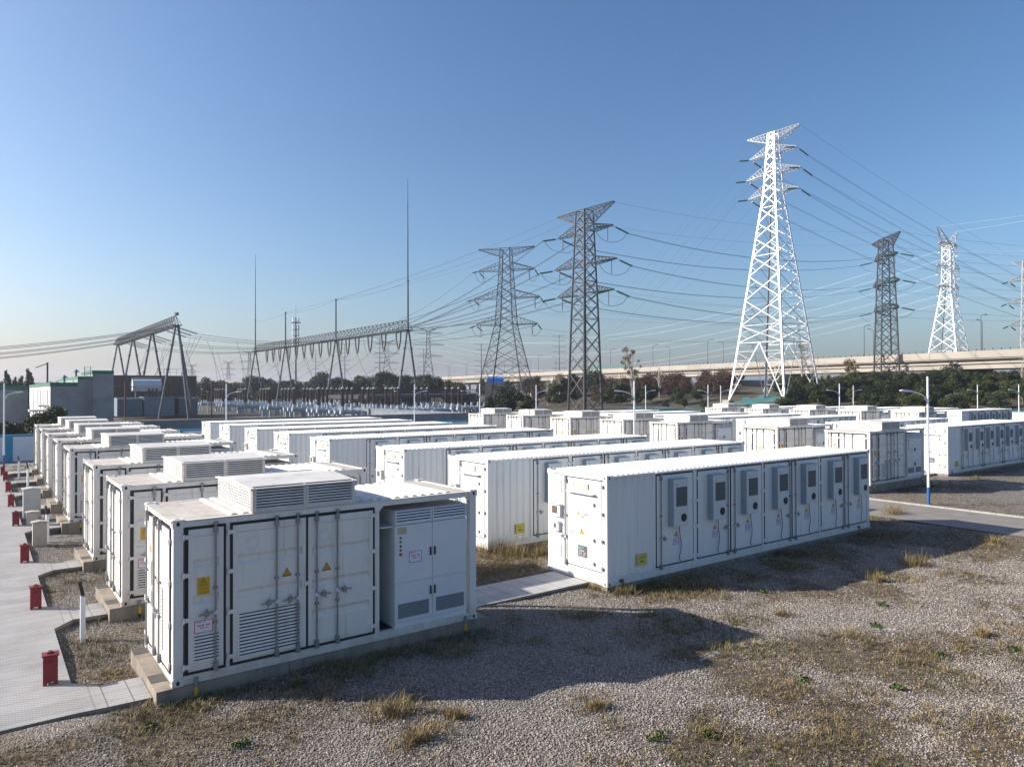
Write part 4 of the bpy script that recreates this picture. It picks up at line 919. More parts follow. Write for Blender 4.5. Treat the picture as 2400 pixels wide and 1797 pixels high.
# ---------------------------------------------------------------- pylons
def interp(T, z):
    for (z0, s0), (z1, s1) in zip(T, T[1:]):
        if z0 <= z <= z1: return s0 + (s1 - s0) * (z - z0) / (z1 - z0)
    return T[-1][1]
def lattice(q, T, zs, m, rl, rb, sub=True, tube_leg=6, portal=False, r2_=None):
    """square lattice body: T = (z, half width) table, zs = panel levels"""
    C4 = [(-1, -1), (1, -1), (1, 1), (-1, 1)]; FN = [Vector((0, -1, 0)), Vector((1, 0, 0)), Vector((0, 1, 0)), Vector((-1, 0, 0))]
    P = lambda k, z: Vector((C4[k][0] * interp(T, z), C4[k][1] * interp(T, z), z))
    for k in range(4):
        for a, b in zip(zs, zs[1:]):
            ww = rl * (1 - .35 * (a - zs[0]) / (zs[-1] - zs[0]))
            if tube_leg > 6: q.tube(P(k, a), P(k, b), ww, m, tube_leg, caps=False)
            else:
                for f_, e_ in ((k, 1), ((k + 3) % 4, -1)):
                    nn = FN[f_]; sh = (P((k + e_) % 4, a) - P(k, a)).normalized() * ww * .8; q.strip(P(k, a) + sh, P(k, b) + sh, ww * 1.8, nn, m, .04)
    ln = lambda X, Y, w_, k: q.strip(X, Y, w_ * 2, FN[k], m, .03)
    for i, (a, b) in enumerate(zip(zs, zs[1:])):
        for k in range(4):
            j = (k + 1) % 4; A0, B0, A1, B1 = P(k, a), P(j, a), P(k, b), P(j, b)
            if portal and i == 0:
                mid = (A1 + B1) / 2; ln(A0, mid, rb * 1.2, k); ln(B0, mid, rb * 1.2, k); ln(A1, B1, rb, k)
                for t_ in (.3, .5, .7, .85):
                    for X in (A0, B0):
                        Y = A1 if X is A0 else B1
                        ln(X.lerp(Y, t_), X.lerp(mid, t_), rb * .5, k); ln(X.lerp(Y, t_), X.lerp(mid, t_ - .14), rb * .4, k)
                continue
            ln(A0, B1, rb, k); ln(B0, A1, rb, k)
            if sub and (b - a) > 3.3:
                for X0, X1, Z0, Z1 in ((A0, A1, A0.lerp(B1, .25), A1.lerp(B0, .25)), (B0, B1, B0.lerp(A1, .25), B1.lerp(A0, .25))):
                    h1 = X0.lerp(X1, .5); ln(h1, Z0, rb * .4, k); ln(h1, Z1, rb * .4, k)
            if i % 3 == 1: ln(A1, B1, rb * .7, k)
    for k in range(4): ln(P(k, zs[-1]), P((k + 1) % 4, zs[-1]), rb, k)
def crossarm(q, s, L, zb, zt, ztip, hw, m, r=.07, n_=6, tipw=.25):
    """one arm along local +x (s=1) or -x (s=-1)"""
    A = [Vector((s * hw, y, z)) for y in (-hw, hw) for z in (zb, zt)]; Tp = [Vector((s * L, y, z)) for y, z in ((-tipw, ztip), (-tipw, ztip + .15), (tipw, ztip), (tipw, ztip + .15))]
    for a, b in zip(A, Tp): q.tube(a, b, r, m, 4, caps=False)
    for i in range(n_):
        t0, t1 = i / n_, (i + 1) / n_
        for a, b in ((0, 1), (2, 3), (0, 2), (1, 3)):
            q.tube(A[a].lerp(Tp[a], t0), A[b].lerp(Tp[b], t1), r * .55, m, 4, caps=False); q.tube(A[a].lerp(Tp[a], t1), A[b].lerp(Tp[b], t1), r * .5, m, 4, caps=False)
PY = {}
def pylon(key, px, d, z0, ang, T, zs, arms, earth, m, rl, rb, label, name='transmission_pylon', ins=None, portal=False, sub=True, group='transmission pylons', horns=None, tube_leg=6, head=None, detail=True):
    x, y = G(px, d); o = empty(name, (x, y, 0), ang); tag(o, label, 'pylon', group)
    if earth: zs = [z for z in zs if z < earth[0] - 1.2] + [earth[0] - .1]
    q = MB(); lattice(q, T, zs, m, rl, rb, sub, tube_leg, portal)
    q.obj('lattice_body', o)
    tips = []
    for (z, L, hgt_) in arms:
        hw = interp(T, z)
        for s in (-1, 1):
            if detail: q = MB()
            crossarm(q, s, L, z, z + hgt_, z + .1, hw, m, rb * .9); tips.append((s, L, z)); q.obj('crossarm', o) if detail else None
    if earth:
        z, L, hh = earth; hw = interp(T, min(z - hh, T[-1][0])) * .98
        for s in (-1, 1): q = MB(); crossarm(q, s, L, z - hh, z - .1, z, hw, m, rb * .9); q.obj('earthwire_arm', o); tips.append((s, L, z))
    if horns:
        zb_, zt_, L = horns
        for s in (-1, 1):
            q = MB(); hw = interp(T, zb_)
            for y_ in (-hw, hw):
                for x_ in (-hw * .2, hw): q.tube((s * x_, y_, zb_), (s * L, y_ * .2, zt_), rb * 1.3, m, 4, caps=False)
            for t_ in (.2, .4, .6, .8): q.tube(Vector((s * hw, -hw, zb_)).lerp(Vector((s * L, 0, zt_)), t_), Vector((-s * hw * .2, hw, zb_)).lerp(Vector((s * L, 0, zt_)), t_ + .1), rb * .7, m, 4, caps=False)
            q.tube((s * L * .75, 0, zb_ + (zt_ - zb_) * .45), (s * hw, 0, zb_ + .3), rb, m, 4); q.obj('earthwire_horn', o); tips.append((s, L, zt_))
    if ins:
        for s, L, z in [t_ for t_ in tips if t_[2] <= arms[0][0] + .01 or horns]:
            if horns and z > arms[0][0] + 1: continue
            for sd in ((-1, 1) if ins != 'hang' else (0,)):
                q = MB()
                if ins == 'hang': q.tube((s * L, 0, z), (s * L, 0, z - 3), .1, M['insulgrey'], 5); q.tube((s * L, -.3, z - 3), (s * L, .3, z - 3), .15, M['wirewhite'], 5)
                else:
                    a = Vector((s * L, sd * .3, z)); b = Vector((s * L, sd * 4.3, z - .9)); q.tube(a, a.lerp(b, .18), .05, M['wire'], 4); q.tube(a.lerp(b, .18), b, .17, M['insul'], 6)
                q.obj('insulator_string', o)
            if ins == 'jump':
                q = MB(); q.tube((s * (L - 1.2), 0, z), (s * (L - 1.2), 0, z - 2.7), .07, M['wire'], 5)
                pts = [Vector((s * (L - .4 - .6 * (1 - abs(t_))), t_ * 4.2, z - .9 - 2.0 * (1 - t_ * t_) ** .6)) for t_ in [i / 6 - 1 for i in range(13)]]
                q.path(pts, .045, M['wire'], 4); q.obj('jumper_loop', o)
    PY[key] = (o, {(s, i): None for s in (-1, 1) for i in range(9)}, tips)
    return o
def tip(key, s, i, off=0.):                  # world position of the i-th arm end (from the top), with an offset along the line
    o, _, tips = PY[key]; zs = sorted({t_[2] for t_ in tips}, reverse=True); z = zs[i]; L = [t_[1] for t_ in tips if t_[2] == z][0]
    c, n_ = math.cos(o.rotation_euler.z), math.sin(o.rotation_euler.z); lx, ly = s * L, off
    return Vector((o.location.x + lx * c - ly * n_, o.location.y + lx * n_ + ly * c, z - (.9 if abs(off) > 1 else 0)))
aP1 = -math.pi / 2
pylon('white', 1815, 157, 3, aP1, [(2.6, 7.0), (48.5, 1.6), (62, .85)], [2.6, 15.6, 19.4, 25, 30.3, 34.7, 38.6, 42, 45.3, 48.5, 50.8, 53.2, 55.5, 57.6, 59.6, 61.4],
      [(57.2, 5.7, 1.7), (52.6, 6.6, 2.0), (48.3, 6.1, 2.0)], (61.9, 6.4, 2.2), M['towerwhite'], .23, .095, 'bright white four legged lattice pylon with four tiers of arms', ins='tension', portal=True)
for s, t_ in ((-1, -1), (1, -1), (1, 1), (-1, 1)):
    o = PY['white'][0]; q = MB(); q.box(s * 7 - .9, s * 7 + .9, t_ * 7 - .9, t_ * 7 + .9, 1.2, 3.1, M['kerb']); q.obj('footing', o)
aP2 = -math.pi / 2 + .011
pylon('dark', 1371, 140, 0, aP2, [(0, 2.35), (20, 1.85), (41, 1.15)], [0, 4.2, 8.6, 12.4, 16, 19.2, 22, 24.2, 26.6, 29, 31.5, 33.8, 36.2, 38, 39.8],
      [(36.2, 7.6, 1.6), (29.8, 8.6, 1.7), (24.1, 7.8, 1.7)], (40.6, 8.0, 2.6), M['tower'], .25, .095, 'dark steel pylon with round pipe legs standing nearest beyond the containers', ins='jump', tube_leg=10)
pylon('lattice', 1187, 181, 0, math.atan2(-.8, .6), [(0, 6.9), (22, 2.35), (37, 1.45), (41, 1.3)], [0, 6.5, 11.5, 15.6, 19, 22, 24.5, 27, 29.4, 31.8, 34, 36, 38.2, 40.2],
      [(35.7, 7.4, 2.0), (28.6, 8.8, 2.2), (21.9, 8.1, 2.2)], (41.3, 7.4, 2.0), M['tower'], .14, .07, 'wide legged dark lattice pylon behind the round green bush', ins='jump', portal=True)
pylon('slim', 2078, 200, 3, math.atan2(-.75, -.66), [(3, 2.6), (27, 2.0), (48, 1.3)], [3, 8, 12.6, 17, 21, 24.6, 28, 31, 34, 37, 40, 42.8, 45.2],
      [(42.2, 7.0, 1.6), (34.8, 8.0, 1.7), (27.5, 7.4, 1.7)], (47.6, 8.6, 2.6), M['tower'], .24, .10, 'dark grey pylon seen end on before the viaduct', ins='jump', tube_leg=8)
pylon('cat', 2224, 230, 3, -.05, [(4, 6.0), (38, 1.5), (53, 1.25)], [4, 11, 17.5, 23, 28, 32.5, 36, 38.6, 41.5, 44.5, 47.5, 50.2, 52],
      [(51.8, 5.8, .9), (44.6, 7.2, 1.4), (38.0, 6.6, 1.4)], None, M['towerwhite'], .17, .11, 'white pylon with two splayed horns like cat ears', ins='hang', horns=(51.5, 57, 6.4), portal=False)
pylon('edge', 2420, 190, 3, -math.pi / 2, [(3, 2.4), (41, 1.6)], [3 + 3.45 * i for i in range(12)],
      [(34.5, 5.2, 1.4), (28.5, 5.6, 1.4), (22.5, 5.2, 1.4)], (39.6, 4.4, 1.8), M['towergrey'], .17, .07, 'pale pylon cut off by the edge of the view', ins='tension')
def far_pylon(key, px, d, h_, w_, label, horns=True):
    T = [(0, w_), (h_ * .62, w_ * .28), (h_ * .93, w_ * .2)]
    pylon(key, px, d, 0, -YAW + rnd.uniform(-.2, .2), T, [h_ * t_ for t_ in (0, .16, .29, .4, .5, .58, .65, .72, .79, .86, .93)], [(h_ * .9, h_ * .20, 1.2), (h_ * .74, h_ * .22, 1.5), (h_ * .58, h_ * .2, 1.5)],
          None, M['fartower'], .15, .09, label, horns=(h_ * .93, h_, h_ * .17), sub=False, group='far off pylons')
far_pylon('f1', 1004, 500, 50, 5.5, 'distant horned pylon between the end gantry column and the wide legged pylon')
far_pylon('f2', 907, 560, 46, 6.5, 'distant pylon standing behind the switchgear gantry beam')
far_pylon('f3', 585, 640, 42, 4.5, 'distant horned pylon just before the first mast of the long gantry')
far_pylon('f4', 535, 760, 38, 4.5, 'distant horned pylon above the pale warehouse roof')
far_pylon('f5', 450, 820, 37, 4.5, 'distant horned pylon above the fire wall railing')

# narrow many armed poles and the telephone mast
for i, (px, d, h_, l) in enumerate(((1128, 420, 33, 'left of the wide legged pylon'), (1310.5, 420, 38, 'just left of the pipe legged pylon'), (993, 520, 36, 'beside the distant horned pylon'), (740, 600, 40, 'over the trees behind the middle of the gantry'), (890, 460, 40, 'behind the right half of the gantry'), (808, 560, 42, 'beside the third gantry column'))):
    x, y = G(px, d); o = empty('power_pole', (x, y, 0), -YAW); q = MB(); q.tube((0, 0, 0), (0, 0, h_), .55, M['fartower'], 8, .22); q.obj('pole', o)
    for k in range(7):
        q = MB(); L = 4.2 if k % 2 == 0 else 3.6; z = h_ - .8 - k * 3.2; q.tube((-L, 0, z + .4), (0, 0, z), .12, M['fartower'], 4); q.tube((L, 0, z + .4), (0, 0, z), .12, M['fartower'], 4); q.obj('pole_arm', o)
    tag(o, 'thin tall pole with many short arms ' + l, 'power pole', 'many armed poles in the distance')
x, y = G(693, 300); o = empty('telephone_mast', (x, y, 0)); q = MB(); q.tube((0, 0, 0), (0, 0, 36), .5, M['fartower'], 8, .25); q.tube((0, 0, 36), (0, 0, 41), .06, M['fartower'], 5); q.obj('mast', o)
for z in (34, 31, 28.5, 26, 24):
    q = MB(); q.tube((0, 0, z - .15), (0, 0, z), 1.5 if z < 34 else 2.2, M['fartower'], 12); q.obj('platform', o)
    for k in range(6):
        a = k * math.pi / 3; q = MB(); q.box(-.2, .2, -.1, .1, z, z + 1.9, M['wirewhite']); q = q.obj('antenna_panel', o); q.location = (1.35 * math.cos(a), 1.35 * math.sin(a), 0); q.rotation_euler.z = a + 1.57
tag(o, 'telephone mast crowded with antennas behind the second gantry column', 'mast')
x, y = G(111, 140); o = empty('utility_pole', (x, y, 0), -YAW); q = MB(); q.tube((0, 0, 0), (0, 0, 11), .16, M['tower'], 8); q.tube((-7.6, 3, 0), (-7.6, 3, 6.6), .15, M['tower'], 6); q.tube((-7.6, 3, 6.4), (0, 0, 6.2), .05, M['tower'], 4); q.tube((-2.3, 0, 10), (0, 0, 10.8), .09, M['tower'], 5); q.obj('pole', o)
tag(o, 'plain pole with a bracket arm behind the green parapet building', 'power pole')

# ---------------------------------------------------------------- conductors
def wire(a, b, sag, r, m, label, group, name='power_line', pair=0., n_=18):
    a = Vector(a); b = Vector(b); q = MB(); d = (b - a); sd = Vector((d.y, -d.x, 0)).normalized()
    for s in ((-1, 1) if pair else (0,)):
        pts = [a.lerp(b, i / n_) - Vector((0, 0, sag * 4 * (i / n_) * (1 - i / n_))) + sd * (s * pair / 2) for i in range(n_ + 1)]
        for p, t_ in zip(pts, pts[1:]): q.tube(p, t_, r, m, 3, caps=False)
    tag(q.obj(name, fix=False), label, 'power line', group)
LV = ['earth wire', 'top conductor', 'middle conductor', 'lowest conductor']
W = M['wire']; WW = M['wirewhite']
for s, sn in ((-1, 'far side'), (1, 'near side')):
    for i in range(4):
        o1 = 4.3 if i else 0; g_ = 'dark lines from the pipe legged to the end on pylon'
        wire(tip('dark', s, i, o1), tip('slim', s, i, -o1), 3.0 if i else 2, .035 if i else .02, W, '%s %s sweeping from the pipe legged pylon to the end on pylon' % (sn, LV[i]), g_, pair=.4 if i else 0)
        wire(tip('slim', s, i, o1), tip('edge', s, i, 0) + Vector((60, -20, 6)), 2.0, .03, W, '%s %s leaving the end on pylon towards the right edge' % (sn, LV[i]), 'dark lines beyond the end on pylon')
        if i: wire(tip('dark', s, i, -4.3), (GX + .8, GY[0] + (4 + i * 5 if s < 0 else -.3 + i * .8), ZB + .6), 1.6, .035, W, '%s %s running down from the pipe legged pylon to the gantry' % (sn, LV[i]), 'lines from the pipe legged pylon to the gantry', pair=.4)
        if i: wire(tip('lattice', s, i, -4.3), (GX + .8, GY[1] + (6 * i - 9) + s * 9, ZB + .6), 2.0, .03, W, '%s %s running down from the wide legged pylon to the gantry' % (sn, LV[i]), 'lines from the wide legged pylon to the gantry', pair=.4)
        if i: wire(tip('lattice', s, i, 4.3), tip('dark', s, i, 0) + Vector((190, 60 + s * 10, 4)), 3, .025, W, '%s %s passing behind the white pylon from the wide legged pylon' % (sn, LV[i]), 'lines from the wide legged pylon to the east')
    wire(tip('dark', s, 0), (GX, GY[0 if s > 0 else 1], 28.3), 1.0, .02, W, '%s earth wire from the pipe legged pylon to a gantry mast' % sn, 'earth wires to the gantry masts')
    wire(tip('lattice', s, 0), (GX, GY[1 if s > 0 else 2], 28.3), 1.0, .02, W, '%s earth wire from the wide legged pylon to a gantry mast' % sn, 'earth wires to the gantry masts')
    for i in range(4):
        o1 = 4.3 if i else 0
        x_, y_ = G(2650, 300); wire(tip('white', s, i, o1), (x_ + s * 6, y_, 40 - i * 5), 5, .03 if i else .02, W, '%s %s dropping from the white pylon to the right edge' % (sn, LV[i]), 'lines from the white pylon to the right edge', pair=.4 if i else 0)
        x_, y_ = G(1250, 620); wire(tip('white', s, i, -o1), (x_ + s * 8, y_, 26 - i * 3), 14, .02, W, '%s %s falling away behind the white pylon towards the viaduct' % (sn, LV[i]), 'faint lines falling away from the white pylon')
    for i in range(1, 4):
        z = [52.3, 44.6, 38.0][i - 1] - 3; t_ = tip('cat', s, i); t_.z = z
        for k in (-.6, .6):
            wire(t_ + Vector((0, k, 0)), tip('f1', s, i) + Vector((0, k, 0)), 16, .02, WW, '%s %s, bright, from the horned white pylon to the left, %s of pair' % (sn, LV[i], 'outer' if k > 0 else 'inner'), 'bright lines crossing behind the white pylon')
            x_, y_ = G(2750, 215); wire(t_ + Vector((0, k, 0)), (x_, y_ + s * 7, z + 1), 1.5, .018, WW, '%s %s, bright, from the horned white pylon to the right, %s of pair' % (sn, LV[i], 'outer' if k > 0 else 'inner'), 'bright lines leaving at the right edge')
    x_, y_ = G(2750, 205); wire(tip('cat', s, 0), (x_, y_ + s * 6, 63), 1, .025, WW, '%s bright earth wire from a horn of the white pylon' % sn, 'bright earth wires')
for a, b in zip(GY, GY[1:]): wire((GX, a, 28.2), (GX, b, 28.2), .7, .025, W, 'mast wire over the gantry between the masts at %s' % {GY[0]: 'the near end', GY[1]: 'the middle', GY[2]: 'the far end'}[a], 'wires between the gantry masts')
for i, y in enumerate(G2W):
    nm = ORD[i]
    wire((G2X + 4.6, y, ZB - 1.2), (GX - 1, y - 4 if y < 200 else y - 2, ZB), 1.6, .04, W, 'strung conductor between the two gantries, %s from the near end' % nm, 'conductors between the two gantries')
    wire((G2X - .6, y, ZB), (-26, y + 4, 10.5), 1.2, .05, W, 'heavy conductor leaving the line gantry to the left, %s from the near end' % nm, 'conductors leaving the line gantry')
    wire((G2X + 5.5, y, ZB - 1.3), (G2X + 1 + (i % 3), y - (3 if i < 3 else 0), 8.4), -.2, .03, W, 'drop wire under the line gantry, %s from the near end' % nm, 'drop wires under the line gantry', 'drop_wire')
for i, (x, y) in enumerate([(x, y) for y in (158, 178, 205) for x in (38, 44, 52, 58)]):
    wire((x, y, ZB - 2.2), (x + 3 - (i % 3), y - 2, 5.2), -.5, .03, W, 'wire hanging from the conductors between the two gantries, %s from the near left' % ORD[i], 'hanging wires between the gantries', 'drop_wire')
for i, y in enumerate(VS):
    wire((GX, y, ZB - 4), (GX + 6 if i % 2 else 57.5, y + (2 if i % 2 else -1.5), 6.0), 1.0, .032, W, 'drop wire under the %s V string of the long gantry' % ORD[i], 'drop wires under the long gantry', 'drop_wire')
for i, (a, b) in enumerate(((0, 2), (3, 5), (6, 8), (9, 11), (12, 14))):
    wire((GX + .3, VS[a], ZB - 4), (GX + .3, VS[b], ZB - 4), 1.2, .035, W, 'slack loop joining the V strings, %s group from the near end' % ORD[i], 'slack loops under the long gantry', 'jumper_line')
    wire((GX + 1.0, VS[a] - 1, ZB), (GX + 3.0, VS[a], ZB - 4.5), .8, .035, W, 'slanting lead behind the %s group of V strings' % ORD[i], 'slanting leads under the long gantry', 'jumper_line')

# ---------------------------------------------------------------- viaduct
def C2W(l, d): return (l * cy + d * sy, -l * sy + d * cy)
VA = Vector(C2W(160, 94)); VB = Vector(C2W(-235, 884)); vd = (VB - VA); VL = vd.length; vang = math.atan2(vd.y, vd.x)
o = empty('viaduct', (VA.x, VA.y, 0), vang); tag(o, 'long pale concrete road viaduct crossing behind the pylons', 'viaduct')
b_ = M['bridge']; q = MB(); q.box(0, VL, -16.5, 0, 12.9, 13.6, b_); q.box(0, VL, -15.2, -1.1, 10.5, 12.9, b_); q.obj('deck', o)
for y in (0, -16.5):
    q = MB(); q.box(0, VL, y - .25, y + .25, 13.2, 15.0, b_)
    for i in range(int(VL / 12)): q.box(i * 12, i * 12 + .08, y - .27, y + .27, 13.2, 15.02, M['bridgedark'])
    q.obj('parapet', o)
    q = MB()
    for i in range(int(VL / 2)): q.box(i * 2, i * 2 + .14, y - .07, y + .07, 15, 15.55, M['tower'])
    q.obj('railing_post', o).__setitem__('kind', 'stuff')
q = MB(); q.tube((0, -.75, 11.9), (VL, -.75, 11.9), .16, M['kerb'], 6); q.obj('drain_pipe', o)
for i in range(int(VL / 30)):
    x = 12 + i * 30; q = MB(); q.prism([(-15.6, 10.5), (-.7, 10.5), (-1.2, 9.2), (-15, 9.2)], 'x', x - 1.3, x + 1.3, b_); q.box(x - .5, x + .5, -15.6, -.8, 10.5, 12.9, b_)
    for y in (-11.4, -4.8): q.box(x - .9, x + .9, y - .8, y + .8, -2, 9.2, b_)
    q.obj('bridge_pier', o)
def road_lamp():
    o = empty('road_lamp', (0, 0, 0)); q = MB(); q.tube((0, 0, 0), (0, 0, 8.6), .10, M['tower'], 6, .07); q.obj('pole', o); q = MB(); q.path([(0, 0, 8.5), (0, -.6, 8.95), (0, -1.8, 9.2)], .06, M['tower'], 5); q.obj('arm', o); q = MB(); q.box(-.15, .15, -2.5, -1.7, 9.1, 9.28, M['tower']); q.obj('lamp_head', o); return o
rl_ = road_lamp(); index_children(); k_ = 0
def on_viaduct(t_, y, z=15.): return (VA.x + math.cos(vang) * t_ - math.sin(vang) * y, VA.y + math.sin(vang) * t_ + math.cos(vang) * y, z)
for i in range(19):
    for sd, y in ((0, -.2), (1, -16.3)):
        t_ = 60 + i * 33 + sd * 9 + (2 if i % 3 else 0)
        if t_ > VL - 10: continue
        o = rl_ if k_ == 0 else copy_tree(rl_); k_ += 1; o.location = on_viaduct(t_, y); o.rotation_euler.z = vang + (0 if sd == 0 else math.pi)
        tag(o, 'dark road lamp on the %s parapet of the viaduct, %s from the right edge' % ('near' if sd == 0 else 'far', ORD[i]), 'street lamp', 'road lamps on the viaduct')
q = MB(); p0 = 268
for i in range(11): q.box(i * 3, i * 3 + 2.9, -.08, .08, 0, 1.5, M['barrier'])
q = q.obj('noise_barrier'); q.location = on_viaduct(243, 0, 15.0); q.rotation_euler.z = vang; tag(q, 'short run of green noise barrier panels on the viaduct parapet', 'barrier')
# low dark road bridge on the left of the wide legged pylon
A_ = Vector(G(935, 150)); B_ = Vector(G(1128, 188)); d_ = B_ - A_
o = empty('road_bridge', (A_.x, A_.y, 0), math.atan2(d_.y, d_.x)); tag(o, 'low dark road bridge with railing between the gantry foot and the bushes', 'bridge')
L_ = d_.length; q = MB(); q.box(-12, L_, 0, 9, 3.7, 4.5, M['bridgedark']); q.obj('deck', o)
q = MB()
for y in (0.1, 8.9):
    q.tube((-12, y, 5.5), (L_, y, 5.5), .07, M['tower'], 4); q.tube((-12, y, 5.0), (L_, y, 5.0), .05, M['tower'], 4)
    for i in range(int((L_ + 12) / 1.2)): q.tube((-12 + i * 1.2, y, 4.5), (-12 + i * 1.2, y, 5.6), .06, M['tower'], 4)
q.obj('railing', o)
for x in (-6, 2, 9, 15): q = MB(); q.box(x, x + .9, 1, 8, -.5, 3.7, M['bridge']); q.obj('bridge_pier', o)
q = MB(); q.box(L_ - 7, L_, .2, 8.8, -.5, 3.7, M['bridgedark']); q.obj('abutment', o)
# pale industrial sheds far off
def shed(px, d, L, dp, h_, label, m=M['warehouse']):
    x, y = G(px, d); o = empty('warehouse', (x, y, 0), -YAW); tag(o, label, 'warehouse', 'sheds in the distance'); q = MB(); q.box(0, L, 0, dp, 0, h_, m); q.obj('wall', o)
    q = MB(); q.prism([(-.5, h_), (dp + .5, h_), (dp / 2, h_ + dp * .10)], 'x', -.4, L + .4, M['kerb']); q.obj('roof', o)
    for i in range(int(L / 9)): q = MB(); q.box(3 + i * 9, 6 + i * 9, -.05, .0, h_ * .35, h_ * .7, M['grille']); q.obj('window', o)
shed(500, 330, 17, 24, 8.2, 'pale low shed with a bright roof left of the long gantry'); shed(570, 300, 8, 18, 9.0, 'blue grey shed beside the first A frame of the long gantry')
shed(1680, 262, 26, 20, 7., 'glassy blue grey shed seen under the viaduct behind the white pylon'); shed(1900, 250, 30, 18, 7.5, 'white roofed shed under the viaduct right of the white pylon')
shed(1240, 700, 60, 30, 12, 'distant pale blocks under the far end of the viaduct')
for i, (px, d, w_, h_) in enumerate(((30, 900, 40, 16), (130, 1000, 30, 20), (380, 1100, 50, 15), (700, 1300, 60, 22), (835, 1200, 25, 30))):
    shed(px, d, w_, 20, h_, 'hazy low block on the skyline, %s from the left' % ORD[i])
q = MB(); q.box(0, 5.6, -1.2, 1.2, 0, 1.6, M['bluetarp']); q.prism([(-1.2, 1.6), (1.2, 1.6), (.6, 2.3), (-.7, 2.2)], 'x', .2, 5.2, M['bluetarp']); q = q.obj('tarpaulin'); x, y = G(1141, 236); q.location = (x, y, 7.6); q.rotation_euler.z = -YAW
tag(q, 'bright blue tarpaulin bundle seen through the wide legged pylon', 'tarpaulin')
q = MB(); q.box(0, 9, -3, 3, -2, 7.6, M['bridge']); q = q.obj('concrete_block'); q.location = (x - 1, y - .5, 0); q.rotation_euler.z = -YAW; tag(q, 'concrete block under the blue tarpaulin', 'block')

# ---------------------------------------------------------------- vegetation
def leaf_mesh(name, clumps, n_, size, m, flat=.6, seed=1):
    g = np.random.default_rng(seed); c = np.array([k[:3] for k in clumps]); rr = np.array([k[3:6] for k in clumps]); wgt = rr.prod(1) ** .67; wgt /= wgt.sum()
    idx = g.choice(len(clumps), n_, p=wgt); u = g.normal(size=(n_, 3)); u /= np.linalg.norm(u, axis=1)[:, None]; rad = g.random(n_) ** .32
    p = c[idx] + u * rr[idx] * rad[:, None] * (1 + .13 * g.normal(size=(n_, 1)))
    nrm = u * .7 + g.normal(size=(n_, 3)) * .8 + np.array([0, 0, .3]); nrm /= np.linalg.norm(nrm, axis=1)[:, None]
    t = np.cross(nrm, g.normal(size=(n_, 3))); t /= np.linalg.norm(t, axis=1)[:, None]; b = np.cross(nrm, t)
    s = size * (.6 + .8 * g.random((n_, 1))); t = t * s; b = b * s * flat
    v = np.stack([p - t, p - b, p + t, p + b], 1).reshape(-1, 3); me = bpy.data.meshes.new(name)
    me.vertices.add(len(v)); me.vertices.foreach_set('co', v.astype(np.float32).ravel()); me.loops.add(n_ * 4); me.loops.foreach_set('vertex_index', np.arange(n_ * 4, dtype=np.int32))
    me.polygons.add(n_); me.polygons.foreach_set('loop_start', np.arange(0, n_ * 4, 4, dtype=np.int32)); me.polygons.foreach_set('loop_total', np.full(n_, 4, dtype=np.int32))
    me.materials.append(m); me.update(); me.validate(); return me
def clumps(kind, r, h_, g):
    out = []
    if kind == 'round':
        for i in range(16):
            a = g.uniform(0, 6.28); z = g.uniform(.25, .95); rad = r * .62 * math.sqrt(max(.05, 1 - (z - .45) ** 2 * 2.6)) * g.uniform(.3, 1.1); k = r * g.uniform(.28, .48)
            out.append((rad * math.cos(a), rad * math.sin(a), h_ * z, k, k, k * .8))
    elif kind == 'cone':
        for i in range(14):
            z = i / 14; k = r * (1.05 - z) * .55; a = g.uniform(0, 6.28); out.append((math.cos(a) * k * .6, math.sin(a) * k * .6, h_ * (.15 + .85 * z), k + .15, k + .15, h_ * .08))
    elif kind == 'sparse':
        for i in range(22):
            a = g.uniform(0, 6.28); z = g.uniform(.45, 1.02); rad = r * g.uniform(.1, 1.) * (1.25 - z * .55); k = r * g.uniform(.10, .22); out.append((rad * math.cos(a), rad * math.sin(a), h_ * z, k, k, k))
    else:
        for i in range(12):
            a = g.uniform(0, 6.28); rad = r * g.uniform(0, .8); k = r * g.uniform(.25, .4); out.append((rad * math.cos(a), rad * math.sin(a), h_ * g.uniform(.2, .8), k, k, h_ * .25))
    return out
PROT = {}
def tree_proto(key, name, kind, r, h_, nl, size, m, bark, seed, trunk=.3, branches=14):
    g = random.Random(seed); cl = clumps(kind, r, h_, g); o = empty(name, (0, 0, 0)); q = MB()
    tr = .035 * h_ ** .9 * (.42 if kind == 'sparse' else 1); q.tube((0, 0, -.6), (0, 0, h_ * .55), tr, bark, 7, tr * .55, caps=False)
    for k in cl[:branches]:
        z0 = h_ * g.uniform(.12, .5); mid = Vector((k[0] * .45, k[1] * .45, (z0 + k[2]) / 2 + .1 * h_)); q.tube((0, 0, z0), mid, tr * .42, bark, 5, tr * .3, caps=False); q.tube(mid, k[:3], tr * .3, bark, 5, tr * .1, caps=False)
        if kind == 'sparse':
            for _ in range(7): e = Vector(k[:3]) + Vector((g.uniform(-1, 1), g.uniform(-1, 1), g.uniform(-.2, 1.2))) * r * .28; q.tube(mid.lerp(Vector(k[:3]), g.uniform(.3, 1)), e, tr * .12, bark, 3, tr * .05, caps=False)
    q.obj('trunk', o, fix=False)
    if nl: c_ = bpy.data.objects.new('crown', leaf_mesh('crown', cl, nl, size, m, seed=seed)); COL.objects.link(c_); c_.parent = o
    PROT[key] = [o, False]; return o
LF = M['leaf']
for i in range(4): tree_proto('bush%d' % i, 'bushy_tree', 'round', 2.6, 4.6, 4200, .16, LF, M['bark'], 10 + i)
for i in range(2): tree_proto('dark%d' % i, 'bushy_tree', 'round', 3.2, 6.0, 4200, .19, M['leafdark'], M['bark'], 20 + i)
for i in range(3): tree_proto('brown%d' % i, 'brown_shrub', 'round', 2.8, 4.2, 2600, .12, M['leafbrown'], M['bark'], 30 + i)
